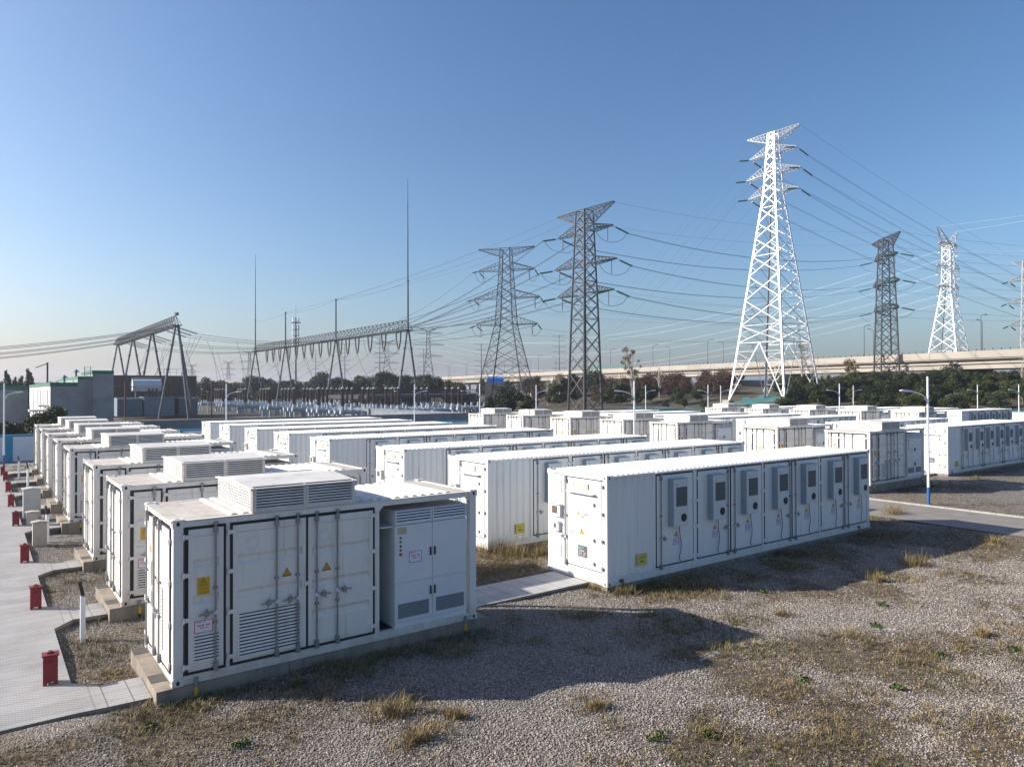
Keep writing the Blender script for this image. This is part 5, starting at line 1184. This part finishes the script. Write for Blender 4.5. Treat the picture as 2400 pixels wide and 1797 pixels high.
tree_proto('cone0', 'conifer_tree', 'cone', 2.6, 8.5, 4200, .2, M['leafdark'], M['bark'], 41); tree_proto('yellow0', 'yellowing_tree', 'sparse', 2.6, 6, 1300, .13, M['leafyellow'], M['bark'], 43)
tree_proto('bare0', 'bare_tree', 'sparse', 2.4, 9.5, 260, .12, M['leafyellow'], M['palebark'], 45, branches=22); tree_proto('bare1', 'bare_tree', 'sparse', 2.0, 8.5, 0, .1, LF, M['palebark'], 46, branches=22)
tree_proto('poplar0', 'thin_leaved_tree', 'sparse', 3.2, 12.5, 900, .17, M['leafyellow'], M['palebark'], 47, branches=22)
index_children()
def tree(key, x, y, s, label, group, sz=None, cat='tree', dz=0):
    P = PROT[key]; o = P[0] if not P[1] else copy_tree(P[0]); P[1] = True
    o.location = (x, y, hgt(x, y) + dz); o.rotation_euler.z = rnd.uniform(0, 6.28); o.scale = (s, s, sz or s)
    tag(o, label, cat, group); return o
AL = {}
def hedge_label(px, j):
    zone = 'behind the white pylon foot' if px < 1900 else 'around the foot of the end on pylon' if px < 2130 else 'below the horned white pylon' if px < 2290 else 'by the right edge of the view'
    return ['small green tree in the front line of the hedge ', 'green tree in the second line of the hedge ', 'green tree in the third line of the hedge ', 'green tree in the fourth line of the hedge ', 'green tree along the crest of the hedge '][j] + zone
# the planted slope at the right
for j, (d0, s0, zs) in enumerate(((122, .85, .8), (134, .9, .8), (147, .95, .8), (160, 1.0, .8), (173, 1.0, .78))):
    step = 29 - j * 2.2; px = 1850 - (30 if j > 2 else 0) + rnd.uniform(0, 20)
    while px < 2470:
        d = d0 + rnd.uniform(-5, 5) + (2400 - px) * .028; x, y = G(px, d)
        if x > 126 and not (abs(px - 2078) < 16 and d > 185):
            key = ('dark%d' % rnd.randrange(2)) if rnd.random() < .22 else 'bush%d' % rnd.randrange(4); s = s0 * rnd.uniform(.75, 1.15)
            tree(key, x, y, s * (.75 if 'dark' in key else 1), hedge_label(px, j), 'trees of the hedge on the slope', s * zs * (.75 if 'dark' in key else 1) * rnd.uniform(.85, 1.2), 'tree')
        px += step * rnd.uniform(.75, 1.25)
# brown scrub and mixed bushes in front of the viaduct
for i in range(64):
    px = 1395 + rnd.uniform(0, 330); d = rnd.uniform(190, 236); x, y = G(px, d); tree('brown%d' % rnd.randrange(3), x, y, rnd.uniform(.8, 1.3), 'reddish brown shrub in the thicket under the viaduct %s' % ('right behind the pipe legged pylon' if px < 1560 else 'left of the white pylon'), 'brown shrubs under the viaduct', None, 'shrub')
for i in range(44):
    px = 2080 + rnd.uniform(0, 390); d = rnd.uniform(192, 206) - (px - 2080) * .06; x, y = G(px, d); tree('brown%d' % rnd.randrange(3), x, y, rnd.uniform(.6, .95), 'reddish brown shrub between the hedge crest and the viaduct', 'brown shrubs over the hedge', None, 'shrub')
for i in range(50):
    px = 1000 + rnd.uniform(0, 400); d = rnd.uniform(205, 262); x, y = G(px, d)
    if 1090 < px < 1165 and d < 240: continue
    tree(rnd.choice(['brown0', 'brown1', 'brown2', 'bush1', 'dark0']), x, y, rnd.uniform(.85, 1.35), 'mixed bush in the thicket behind the wide legged pylon', 'mixed bushes behind the wide legged pylon', None, 'shrub', .8)
SP = [('dark0', 1190, 132, .95, 'big round dark green bush right before the wide legged pylon'), ('bush2', 1238, 136, .92, 'round green bush touching the right side of the big dark bush'), ('bush1', 1155, 140, .8, 'green bush at the left foot of the wide legged pylon'), ('dark1', 1120, 150, .55, 'low dark bush at the end of the bare wall'),
      ('bush0', 1300, 170, 1.1, 'green bush left of the pipe legged pylon'), ('dark1', 1330, 178, 1.1, 'dark tree touching the left of the pipe legged pylon'), ('bush3', 1420, 172, .95, 'green bush just right of the pipe legged pylon'), ('bush0', 1452, 176, 1.15, 'fuller green bush under the thin leaved tree'),
      ('bush1', 1500, 170, .8, 'green bush in the gap before the brown thicket'), ('bush2', 1588, 172, .9, 'pale green round bush on the teal netting edge'), ('bush3', 1636, 173, .72, 'smaller green bush beside the pale round bush'), ('dark0', 1524, 182, .8, 'dark green tree in front of the brown thicket'),
      ('bush0', 1560, 150, .36, 'tiny bush at the netting, furthest from the white tower'), ('bush1', 1600, 148, .4, 'tiny bush on the lower netting'), ('bush2', 1648, 146, .4, 'tiny bush near the lamp post on the netting'), ('dark1', 1752, 146, .3, 'tiny dark bush below the tower footing'),
      ('dark1', 1865, 140, .95, 'dark tree that hides the near leg of the white tower'), ('bush3', 1838, 136, .85, 'green tree at the edge of the teal netting, hedge corner'), ('dark0', 2232, 186, 1.0, 'dark round tree standing higher than the hedge')]
for k, px, d, s, l in SP: x, y = G(px, d); tree(k, x, y, s, l, 'single bushes beyond the wall')
for k, px, d, s, l in (('poplar0', 1482, 185, 1.12, 'tall thin tree with few brown leaves standing over the thicket'), ('bare1', 1545, 190, 1.2, 'bare white stemmed tree in the brown thicket'), ('bare0', 1880, 176, 1.25, 'bare tree with a leafy tip right beside the white pylon'), ('bare1', 1905, 172, 1.15, 'bare pale tree behind the hedge corner'),
                      ('yellow0', 1992, 182, 1.35, 'yellowing tree rising over the hedge'), ('bare1', 1935, 178, .9, 'small bare tree between the white and the end on pylon'), ('bare1', 1284, 172, .9, 'bare pale tree left of the pipe legged pylon'), ('bare0', 1312, 176, .8, 'bare tree touching the pipe legged pylon'), ('yellow0', 1815, 190, .9, 'yellowish tree seen through the white pylon legs'), ('bare1', 2396, 150, .8, 'bare tree in the hedge at the edge of the view')):
    x, y = G(px, d); tree(k, x, y, s, l, 'bare and thin trees beyond the wall')
# tree belt behind the switchgear
for i in range(70):
    px = 470 + i * 8.4 + rnd.uniform(-8, 8); d = rnd.uniform(240, 330); x, y = G(px, d); s = rnd.uniform(1.0, 1.75)
    if 700 < px < 760 or 840 < px < 900: s *= 1.15
    tree(rnd.choice(['dark0', 'dark1', 'bush1', 'bush2', 'brown0' if 620 < px < 850 else 'dark1']), x, y, s, 'tree in the belt behind the switchgear, %s' % ('before the sheds' if px < 600 else 'behind the second gantry column' if px < 720 else 'behind the third gantry column' if px < 880 else 'near the end gantry column' if px < 980 else 'before the low bridge'), 'tree belt behind the switchgear')
for i, (px, s) in enumerate(((915, 1.35), (950, 1.5), (985, 1.5), (1010, 1.3))): x, y = G(px, 262); tree('dark%d' % (i % 2), x, y, s, 'large dark tree by the viaduct left of the low bridge, %s of four' % ORD[i], 'dark trees by the viaduct')
for i, (px, d, k, s) in enumerate(((14, 170, 'cone0', 1.2), (34, 165, 'cone0', 1.0), (50, 168, 'cone0', 1.05), (66, 170, 'cone0', 1.25), (90, 175, 'dark0', .9), (105, 172, 'dark1', 1.1), (2, 160, 'dark0', 1.2), (132, 200, 'dark1', 1.1), (150, 190, 'dark0', .9), (25, 160, 'dark1', .9))):
    x, y = G(px, d); tree(k, x, y, s, 'dark tree over the annex roof, %s in the clump' % ORD[i], 'dark trees behind the annex')
# bushes between the two walls
for i in range(22):
    px = -10 + i * 7.3 + rnd.uniform(-3, 3); d = rnd.uniform(58, 61); x, y = G(px, d); tree('bush%d' % rnd.randrange(4) if rnd.random() < .7 else 'brown1', x, min(74.5, max(69, y)), rnd.uniform(.42, .62), 'green bush over the blue coping, %s from the far left' % ORD[i], 'bushes behind the blue coping')
for i, (px, s) in enumerate(((98, .68), (113, .78), (127, .62))): x, y = G(px, 60.5); tree('bush%d' % i, x, 72.5, s, 'taller yellow green bush before the stepped building, %s of three' % ORD[i], 'tall bushes before the building')
for i, px in enumerate((405, 420, 435, 448)): x, y = G(px, 65); tree('yellow0', x, 72.5, .30, 'orange tinged small shrub between the two walls, %s of four' % ORD[i], 'orange shrubs between the walls', None, 'shrub')

# teal netting on the slope below the tower
mb = MB(); xs = [1470 + i * 9 for i in range(44)]; ds = [136 + j * 1.5 for j in range(24)]
for i in range(len(xs)):
    for j in range(len(ds)):
        x, y = G(xs[i], ds[j]); mb.v.append((x, y, hgt(x, y) + .12 + .12 * math.sin(i * .9 + j * 1.3) * math.sin(j * .8)))
nj = len(ds)
for i in range(len(xs) - 1):
    for j in range(nj - 1):
        c_ = (xs[i] - 1770) / 75.; e_ = (ds[j] - 156) / 13.
        if c_ * c_ + e_ * e_ < 1 + .25 * math.sin(i * 1.7) or (xs[i] < 1700 and ds[j] < 147 + 2.5 * math.sin(i * .8)): mb.f.append((i * nj + j, (i + 1) * nj + j, (i + 1) * nj + j + 1, i * nj + j + 1)); mb.m.append(0)
mb.mats = [M['net']]; tag(mb.obj('debris_net', fix=False), 'teal debris netting spread over the slope below the white pylon', 'netting')

# ---------------------------------------------------------------- grass and weeds
def blades(centres, nb, h0, spread, wd, lean, seed):
    """numpy mesh of grass blades; centres = (x, y, z, size)"""
    g = np.random.default_rng(seed); c = np.repeat(np.array(centres), nb, 0); n_ = len(c); s = c[:, 3]
    a = g.random(n_) * 6.283; rr = g.random(n_) ** .7 * spread * s; bx = c[:, 0] + rr * np.cos(a); by = c[:, 1] + rr * np.sin(a); bz = c[:, 2]
    L = h0 * s * (.35 + .75 * g.random(n_)); la = a + g.normal(size=n_) * .7; ln = lean * (.3 + 1.1 * g.random(n_)) * L; w_ = wd * (.6 + .8 * g.random(n_)); pa = la + 1.57 + g.normal(size=n_) * .5
    base = np.stack([bx, by, bz], 1); side = np.stack([np.cos(pa), np.sin(pa), 0 * pa], 1) * w_[:, None]
    mid = base + np.stack([np.cos(la) * ln * .35, np.sin(la) * ln * .35, L * .6], 1); top = base + np.stack([np.cos(la) * ln, np.sin(la) * ln, L * (.95 - .25 * g.random(n_))], 1)
    return np.stack([base - side, base + side, mid + side * .7, top, mid - side * .7], 1).reshape(-1, 3), n_
def blade_obj(name, v, n_, m):
    me = bpy.data.meshes.new(name); me.vertices.add(len(v)); me.vertices.foreach_set('co', v.astype(np.float32).ravel()); me.loops.add(n_ * 7); me.loops.foreach_set('vertex_index', (np.arange(n_, dtype=np.int32)[:, None] * 5 + np.array([0, 1, 2, 4, 4, 2, 3], np.int32)).ravel())
    st_ = (np.arange(n_, dtype=np.int32)[:, None] * 7 + np.array([0, 4], np.int32)).ravel(); me.polygons.add(n_ * 2); me.polygons.foreach_set('loop_start', st_); me.polygons.foreach_set('loop_total', np.tile(np.array([4, 3], np.int32), n_)); me.materials.append(m); me.update()
    o = bpy.data.objects.new(name, me); COL.objects.link(o); return o
def clear(x, y):                             # free yard ground, not under a container or on a slab
    if y > 66: return False
    if 29.9 < x < 34.5: return False
    for b in range(3):
        for k in range(8):
            if PCS_X[b][k] is None: continue
            if PCS_X[b][k] - .3 < x < PCS_X[b][k] + PL + .3 and YR[k] - .08 < y < YR[k] + 2.5: return False
            if BAT_X[b][k] - .05 < x < BAT_X[b][k] + BL + .15 and YR[k] + .66 < y < YR[k] + 3.2: return False
            if PCS_X[b][k] + PL < x < BAT_X[b][k] and YR[k] + 1.38 < y < YR[k] + 2.9: return False
            if b == 0 and x < 2.6 and YR[k] + .2 < y < YR[k] + 1.4: return False
            if b == 0 and x < 1.7 and YR[k] - .25 < y < YR[k] + 1.8: return False
    if x < 1.4 and y > 13.1: return False
    return True
# (x, y, radius, greenness) of the clumpier patches
PATCH = []
def pt(px, py, r, gr, n_=1):
    p = place(px * 1.085, py * 1.085, .03); PATCH.append((p.x, p.y, r, gr))
for a in ((1440, 1345, .8, .7), (1400, 1380, .7, .5), (1500, 1370, .6, .8), (1600, 1345, .6, .8), (1580, 1400, .6, .6), (1640, 1400, .7, .5), (1680, 1430, .6, .3), (1240, 1330, .5, .2), (1280, 1340, .5, .3), (1150, 1400, .3, .2), (1110, 1360, .35, .2),
          (300, 1500, 1.0, .6), (250, 1560, .7, .35), (420, 1500, .7, .6), (500, 1470, .6, .5), (350, 1590, .6, .3), (180, 1545, .4, .5), (560, 1510, .5, .4), (820, 1560, .5, .1), (930, 1590, .5, .15), (900, 1630, .5, .1), (1280, 1545, .35, .4), (560, 1570, .5, .1), (660, 1540, .4, .1),
          (1320, 1600, .35, .6), (1550, 1610, .4, .3), (1700, 1500, .4, .2), (1850, 1380, .5, .2), (1960, 1250, .5, .3), (1990, 1210, .8, .15), (1900, 1245, .7, .2), (2060, 1240, .6, .2), (2150, 1180, .7, .3), (2100, 1400, .5, .3), (1980, 1430, .6, .2), (2080, 1470, .5, .3), (1810, 1210, .7, .2), (1700, 1230, .7, .3), (1620, 1250, .6, .3),
          (1560, 1240, .5, .3), (1500, 1225, .5, .3), (1400, 1240, .45, .3), (1300, 1280, .45, .3), (1345, 1285, .4, .4), (1900, 1110, 1.2, .15), (1930, 1125, 1.0, .2), (2160, 1360, .5, .2), (2190, 1400, .4, .4), (2020, 1560, .5, .2), (1890, 1520, .4, .5), (2150, 1560, .5, .2), (1760, 1590, .5, .2), (2100, 1210, .6, .3), (1100, 1210, 1.0, .3), (1060, 1180, .9, .1), (1150, 1190, .8, .2), (1130, 1225, .6, .5),
          (1960, 1030, 1.5, .3), (2050, 1045, 1.8, .4), (2150, 1030, 1.8, .5), (1920, 1050, 1.2, .2), (2100, 1055, 1.2, .3), (1200, 1250, .5, .3), (170, 1270, .7, .7), (130, 1250, .6, .6), (290, 1340, .5, .3), (230, 1420, .5, .7), (200, 1440, .5, .5), (160, 1360, .5, .6), (155, 1185, .6, .8), (60, 1045, 1.2, .4), (45, 1010, 2.0, .5), (200, 1395, .4, .3), (280, 1455, .4, .3)):
    pt(*a)
for i in range(26): PATCH.append((2.4 + rnd.uniform(0, 6.6), 12.86 - abs(rnd.gauss(0, .28)), rnd.uniform(.2, .4), rnd.uniform(.2, .9)))
for i in range(22): PATCH.append((13.3 + rnd.uniform(0, 13.6), 13.5 - abs(rnd.gauss(0, .5)), rnd.uniform(.25, .6), rnd.uniform(.1, .7)))
# strips along the plinths
for k in range(8):
    for b in range(3):
        if PCS_X[b][k] is None: continue
        for i in range(7): PATCH.append((PCS_X[b][k] + rnd.uniform(0, 6), YR[k] - rnd.uniform(.2, .9), rnd.uniform(.3, .6), rnd.uniform(.1, .8)))
        for i in range(14): PATCH.append((BAT_X[b][k] + rnd.uniform(0, 13.5), YR[k] + .5 - rnd.uniform(.1, 1.3), rnd.uniform(.3, .8), rnd.uniform(0, .7)))
        for i in range(5): PATCH.append((PCS_X[b][k] + 6.3 + rnd.uniform(0, 4), YR[k] + 4 + rnd.uniform(-1, 1), rnd.uniform(.5, .9), rnd.uniform(0, .6)))
dry = []; grn = []
def zt(x, y): return (.035 + gz(x, y) if (-30 < x < 34.3 and y < 30) else .03) - .01
for (x, y, r, gr) in PATCH:
    dd = math.hypot(x, y); dens = int(r * r * (150 if dd < 25 else 60 if dd < 45 else 26))
    for _ in range(dens):
        a = rnd.uniform(0, 6.28); q_ = r * rnd.random() ** .6; xx = x + q_ * math.cos(a) * 1.3; yy = y + q_ * math.sin(a)
        if clear(xx, yy): (grn if rnd.random() < gr else dry).append((xx, yy, zt(xx, yy), (.35 + .65 * rnd.random()) * (1 if dd < 60 else 1.5)))
_X = []; _d = 6 + 36 * nr.random(90000) ** 1.15; _p = nr.uniform(-120, 2520, 90000); _l = (_p - 1200) / 1674 * _d
_x = _l * cy + _d * sy; _y = -_l * sy + _d * cy; _k = nr.random(90000) < veg(_x, _y) * .55; gm = vnoise(_x, _y, 2.2, 9)
thin = []
for x, y, k_, g_ in zip(_x, _y, _k, gm):     # thin cover all over the near ground
    if k_ and clear(x, y): (grn if rnd.random() < (.55 if g_ > .62 else .12) else dry).append((x, y, zt(x, y), .18 + .42 * rnd.random() ** 2)); thin.append((x, y))
v, n_ = blades(dry, 11, .20, .11, .0040, .9, 5); tag(blade_obj('dry_grass', v, n_, M['grassdry']), kind='stuff')
v, n_ = blades(grn, 12, .19, .11, .0042, .8, 6); tag(blade_obj('green_grass', v, n_, M['grassgreen']), kind='stuff')
# matted dead litter lying flat
lit = [(x + rnd.gauss(0, r * .7), y + rnd.gauss(0, r * .6)) for (x, y, r, gr) in PATCH for _ in range(int(60 * r))] + [(x + rnd.gauss(0, .15), y + rnd.gauss(0, .15)) for x, y in thin[::2]]
lit = [(x, y, zt(x, y) + .004, .6 + .6 * rnd.random()) for x, y in lit if clear(x, y)]
v, n_ = blades(lit, 10, .06, .20, .006, 2.6, 8); tag(blade_obj('dead_litter', v, n_, M['twig']), kind='stuff')
# tall tufts one can tell apart
TUFT = [(1975, 1222, .62, 'tallest straw coloured tuft standing at the shadow edge right of the cooler row'), (1896, 1256, .42, 'slim straw tuft left of the tallest one'), (848, 1570, .42, 'pale straw tuft before the hooded container, upright stalks'), (905, 1625, .34, 'low wide straw tuft at the bottom edge'), (985, 1575, .26, 'brownish dry tuft in the open gravel'),
        (1290, 1555, .24, 'small mixed tuft alone in the open gravel'), (1350, 1283, .36, 'dry tuft at the corner of the long container plinth'), (1290, 1272, .30, 'dry tuft where the slab path meets the plinth'), (455, 1500, .42, 'weedy tuft leaning over the corner of the front plinth'), (395, 1475, .40, 'green stalks at the foot of the front container corner'),
        (1060, 1195, .75, 'high straw grass behind the slab path'), (1110, 1200, .8, 'dense golden grass against the second long container'), (1165, 1200, .6, 'golden grass next to the first long container end'), (1930, 1112, .8, 'round dry bush of grass beside the road'), (2120, 1372, .3, 'dry tuft in the gravel near the right edge'), (1690, 1330, .25, 'low dry tuft in the shadow of the long container'), (2150, 1175, .4, 'dry tuft at the shadow tip near the road')]
for i, (px, py, s, l) in enumerate(TUFT):
    p = place(px * 1.085, py * 1.085, .03); v, n_ = blades([(rnd.gauss(0, .34 * s), rnd.gauss(0, .26 * s), 0, .45 + .65 * rnd.random()) for _ in range(34)], 12, s, .16 * s, .0040, .6, 60 + i)
    o = blade_obj('grass_tuft', v, n_, M['grassdry'] if i not in (8, 9) else M['grassgreen']); o.location = (p.x, p.y, zt(p.x, p.y)); tag(o, l, 'grass tuft', 'tall tufts of grass')
WEED = [(320, 1600), (520, 1640), (1415, 1622), (1530, 1612), (2030, 1420), (1890, 1355), (2190, 1405), (1735, 1470), (1905, 1308), (1650, 1280), (1940, 1490)]
for i, (px, py) in enumerate(WEED):
    p = place(px * 1.085, py * 1.085, .03); s = rnd.uniform(.10, .2); me = leaf_mesh('leaf_rosette', [(0, 0, .04, s, s, .05), (s * .7, s * .3, .03, s * .6, s * .5, .03)], 60, .035, M['weed'], .5, i)
    o = bpy.data.objects.new('low_weed', me); COL.objects.link(o); o.location = (p.x, p.y, zt(p.x, p.y) + .01)
    tag(o, 'small bright green weed flat on the gravel', 'weed', 'bright green weeds on the gravel')

# ---------------------------------------------------------------- loose stones on the near gravel
def stone_proto(i):
    bm = bmesh.new(); bmesh.ops.create_icosphere(bm, subdivisions=1, radius=.5); g = random.Random(i); sc = (1, g.uniform(.6, .9), g.uniform(.4, .65))
    for v_ in bm.verts: v_.co = Vector([a * b * g.uniform(.78, 1.15) for a, b in zip(v_.co, sc)])
    me = bpy.data.meshes.new('pebble'); bm.to_mesh(me); bm.free(); me.materials.append(M['stone']); return me
NS = 430000
g = np.random.default_rng(11); d = 6.2 + 22 * g.random(NS) ** 1.25; px = g.uniform(-120, 2520, NS); l_ = (px - 1200) / 1674 * d
X = l_ * cy + d * sy; Y = -l_ * sy + d * cy
nv = np.sin(X * .9 + np.sin(Y * .7) * 2) + np.sin(Y * 1.15 - X * .35) + .8 * np.sin(X * 2.3 + Y * 1.9)
keep = (g.random(NS) > .88 * veg(X, Y)) & (Y < 29.5) & (X < 29.8)
keep &= ~((X < 1.35) & (Y > 13.2))
for k in range(4):
    keep &= ~((X > PCS_X[0][k] - .27) & (X < PCS_X[0][k] + PL + .27) & (Y > YR[k] - .04) & (Y < YR[k] + 2.48)); keep &= ~((X > BAT_X[0][k]) & (X < BAT_X[0][k] + BL + .13) & (Y > YR[k] + .7) & (Y < YR[k] + 3.2))
    keep &= ~((X > PCS_X[0][k] + PL) & (X < BAT_X[0][k]) & (Y > YR[k] + 1.4) & (Y < YR[k] + 2.88)); keep &= ~((X < PCS_X[0][k]) & (Y > YR[k] + .26) & (Y < YR[k] + 1.36)); keep &= ~((X < 1.7) & (Y > YR[k] - .24) & (Y < YR[k] + 1.76))
keep &= ~((X > 11.2) & (X < 12) & (Y > 9) & (Y < 9.65))
SM = lambda t: (lambda q_: q_ * q_ * (3 - 2 * q_))(np.clip(t, 0, 1))
X = X[keep]; Y = Y[keep]; d = d[keep]; Z = .165 * SM((12.8 - X) / 5.) * SM((Y + 1) / 8.) * (1 - .45 * SM((Y - 13) / 3.)) + .035 + .012 + .022 * np.sin(X * 1.1 + 1.3 * np.sin(Y * .9)) * np.sin(Y * 1.3 + .7) + .012 * np.sin(X * 3.1 + Y * 2.3) + .006
ng = bpy.data.node_groups.new('scatter_pebbles', 'GeometryNodeTree'); ng.interface.new_socket('Geometry', in_out='INPUT', socket_type='NodeSocketGeometry'); ng.interface.new_socket('Geometry', in_out='OUTPUT', socket_type='NodeSocketGeometry')
gi = ng.nodes.new('NodeGroupInput'); go = ng.nodes.new('NodeGroupOutput'); io = ng.nodes.new('GeometryNodeInstanceOnPoints'); gc = ng.nodes.new('GeometryNodeGeometryToInstance')
rr_ = ng.nodes.new('FunctionNodeRandomValue'); rr_.data_type = 'FLOAT_VECTOR'; rr_.inputs[0].default_value = (-.5, -.5, 0); rr_.inputs[1].default_value = (.5, .5, 6.28)
rs_ = ng.nodes.new('GeometryNodeInputNamedAttribute'); rs_.data_type = 'FLOAT'; rs_.inputs[0].default_value = 'size'
L_ = ng.links
for i in range(4):
    po = bpy.data.objects.new('pebble', stone_proto(i)); COL.objects.link(po); po.location = (-25.4 + i, -60, -3); po.parent = None
    oi = ng.nodes.new('GeometryNodeObjectInfo'); oi.inputs[0].default_value = po; oi.inputs[1].default_value = False; L_.new(oi.outputs['Geometry'], gc.inputs[0]); PROT['peb%d' % i] = po
    me_ = ng
io.inputs['Pick Instance'].default_value = True
L_.new(gi.outputs[0], io.inputs['Points']); L_.new(gc.outputs[0], io.inputs['Instance']); L_.new(rr_.outputs[0], io.inputs['Rotation']); L_.new(rs_.outputs[0], io.inputs['Scale']); L_.new(io.outputs[0], go.inputs[0])
me = bpy.data.meshes.new('loose_gravel'); me.vertices.add(len(X)); me.vertices.foreach_set('co', np.stack([X, Y, Z], 1).astype(np.float32).ravel())
at = me.attributes.new('size', 'FLOAT', 'POINT'); at.data.foreach_set('value', (.013 + .034 * g.random(len(X)) ** 3 + .0006 * d).astype(np.float32)); me.update()
o = bpy.data.objects.new('loose_gravel', me); COL.objects.link(o); o.modifiers.new('scatter', 'NODES').node_group = ng; tag(o, kind='stuff')
for i in range(4): po = PROT['peb%d' % i]; po.parent = o

for grp, fmt in (('tree belt behind the switchgear', 'tree in the dark belt behind the switchgear, %s from the left end'), ('mixed bushes behind the wide legged pylon', 'bush in the mixed thicket behind the wide legged pylon, %s from the left'),
                 ('brown shrubs over the hedge', 'reddish brown shrub between hedge crest and viaduct, %s from the left'), ('brown shrubs under the viaduct', 'reddish brown shrub in the thicket under the viaduct, %s from the left'),
                 ('bright green weeds on the gravel', 'small bright green weed flat on the gravel, %s from the left')):
    mm_ = [o for o in bpy.data.objects if o.parent is None and o.get('group') == grp]; mm_.sort(key=lambda o: (o.location.x * cy - o.location.y * sy) / (o.location.x * sy + o.location.y * cy))
    for i, o in enumerate(mm_): o['label'] = fmt % ORD[i]
for key in ('small green tree in the front line', 'green tree in the second line', 'green tree in the third line', 'green tree in the fourth line', 'green tree along the crest'):
    mm_ = [o for o in bpy.data.objects if o.parent is None and str(o.get('label', '')).startswith(key)]; mm_.sort(key=lambda o: (o.location.x * cy - o.location.y * sy) / (o.location.x * sy + o.location.y * cy))
    for i, o in enumerate(mm_): o['label'] = '%s of the slope hedge, %s from the left' % (key, ORD[i])

# ---------------------------------------------------------------- unused prototypes, air
for P in PROT.values():
    if isinstance(P, list) and not P[1]:
        for c_ in list(P[0].children): bpy.data.objects.remove(c_)
        bpy.data.objects.remove(P[0])
HAZE = .00024
if HAZE:
    m = bpy.data.materials.new('haze_air'); m.use_nodes = True; nt = m.node_tree; nt.nodes.clear(); oo = nt.nodes.new('ShaderNodeOutputMaterial'); pv = nt.nodes.new('ShaderNodeVolumePrincipled')
    pv.inputs['Color'].default_value = (.86, .88, 1, 1); pv.inputs['Density'].default_value = HAZE; pv.inputs['Anisotropy'].default_value = .3; nt.links.new(pv.outputs[0], oo.inputs['Volume'])
    q = MB(); q.box(-3100, 3200, -3100, 3200, -4, 74, m); tag(q.obj('haze'), kind='stuff')
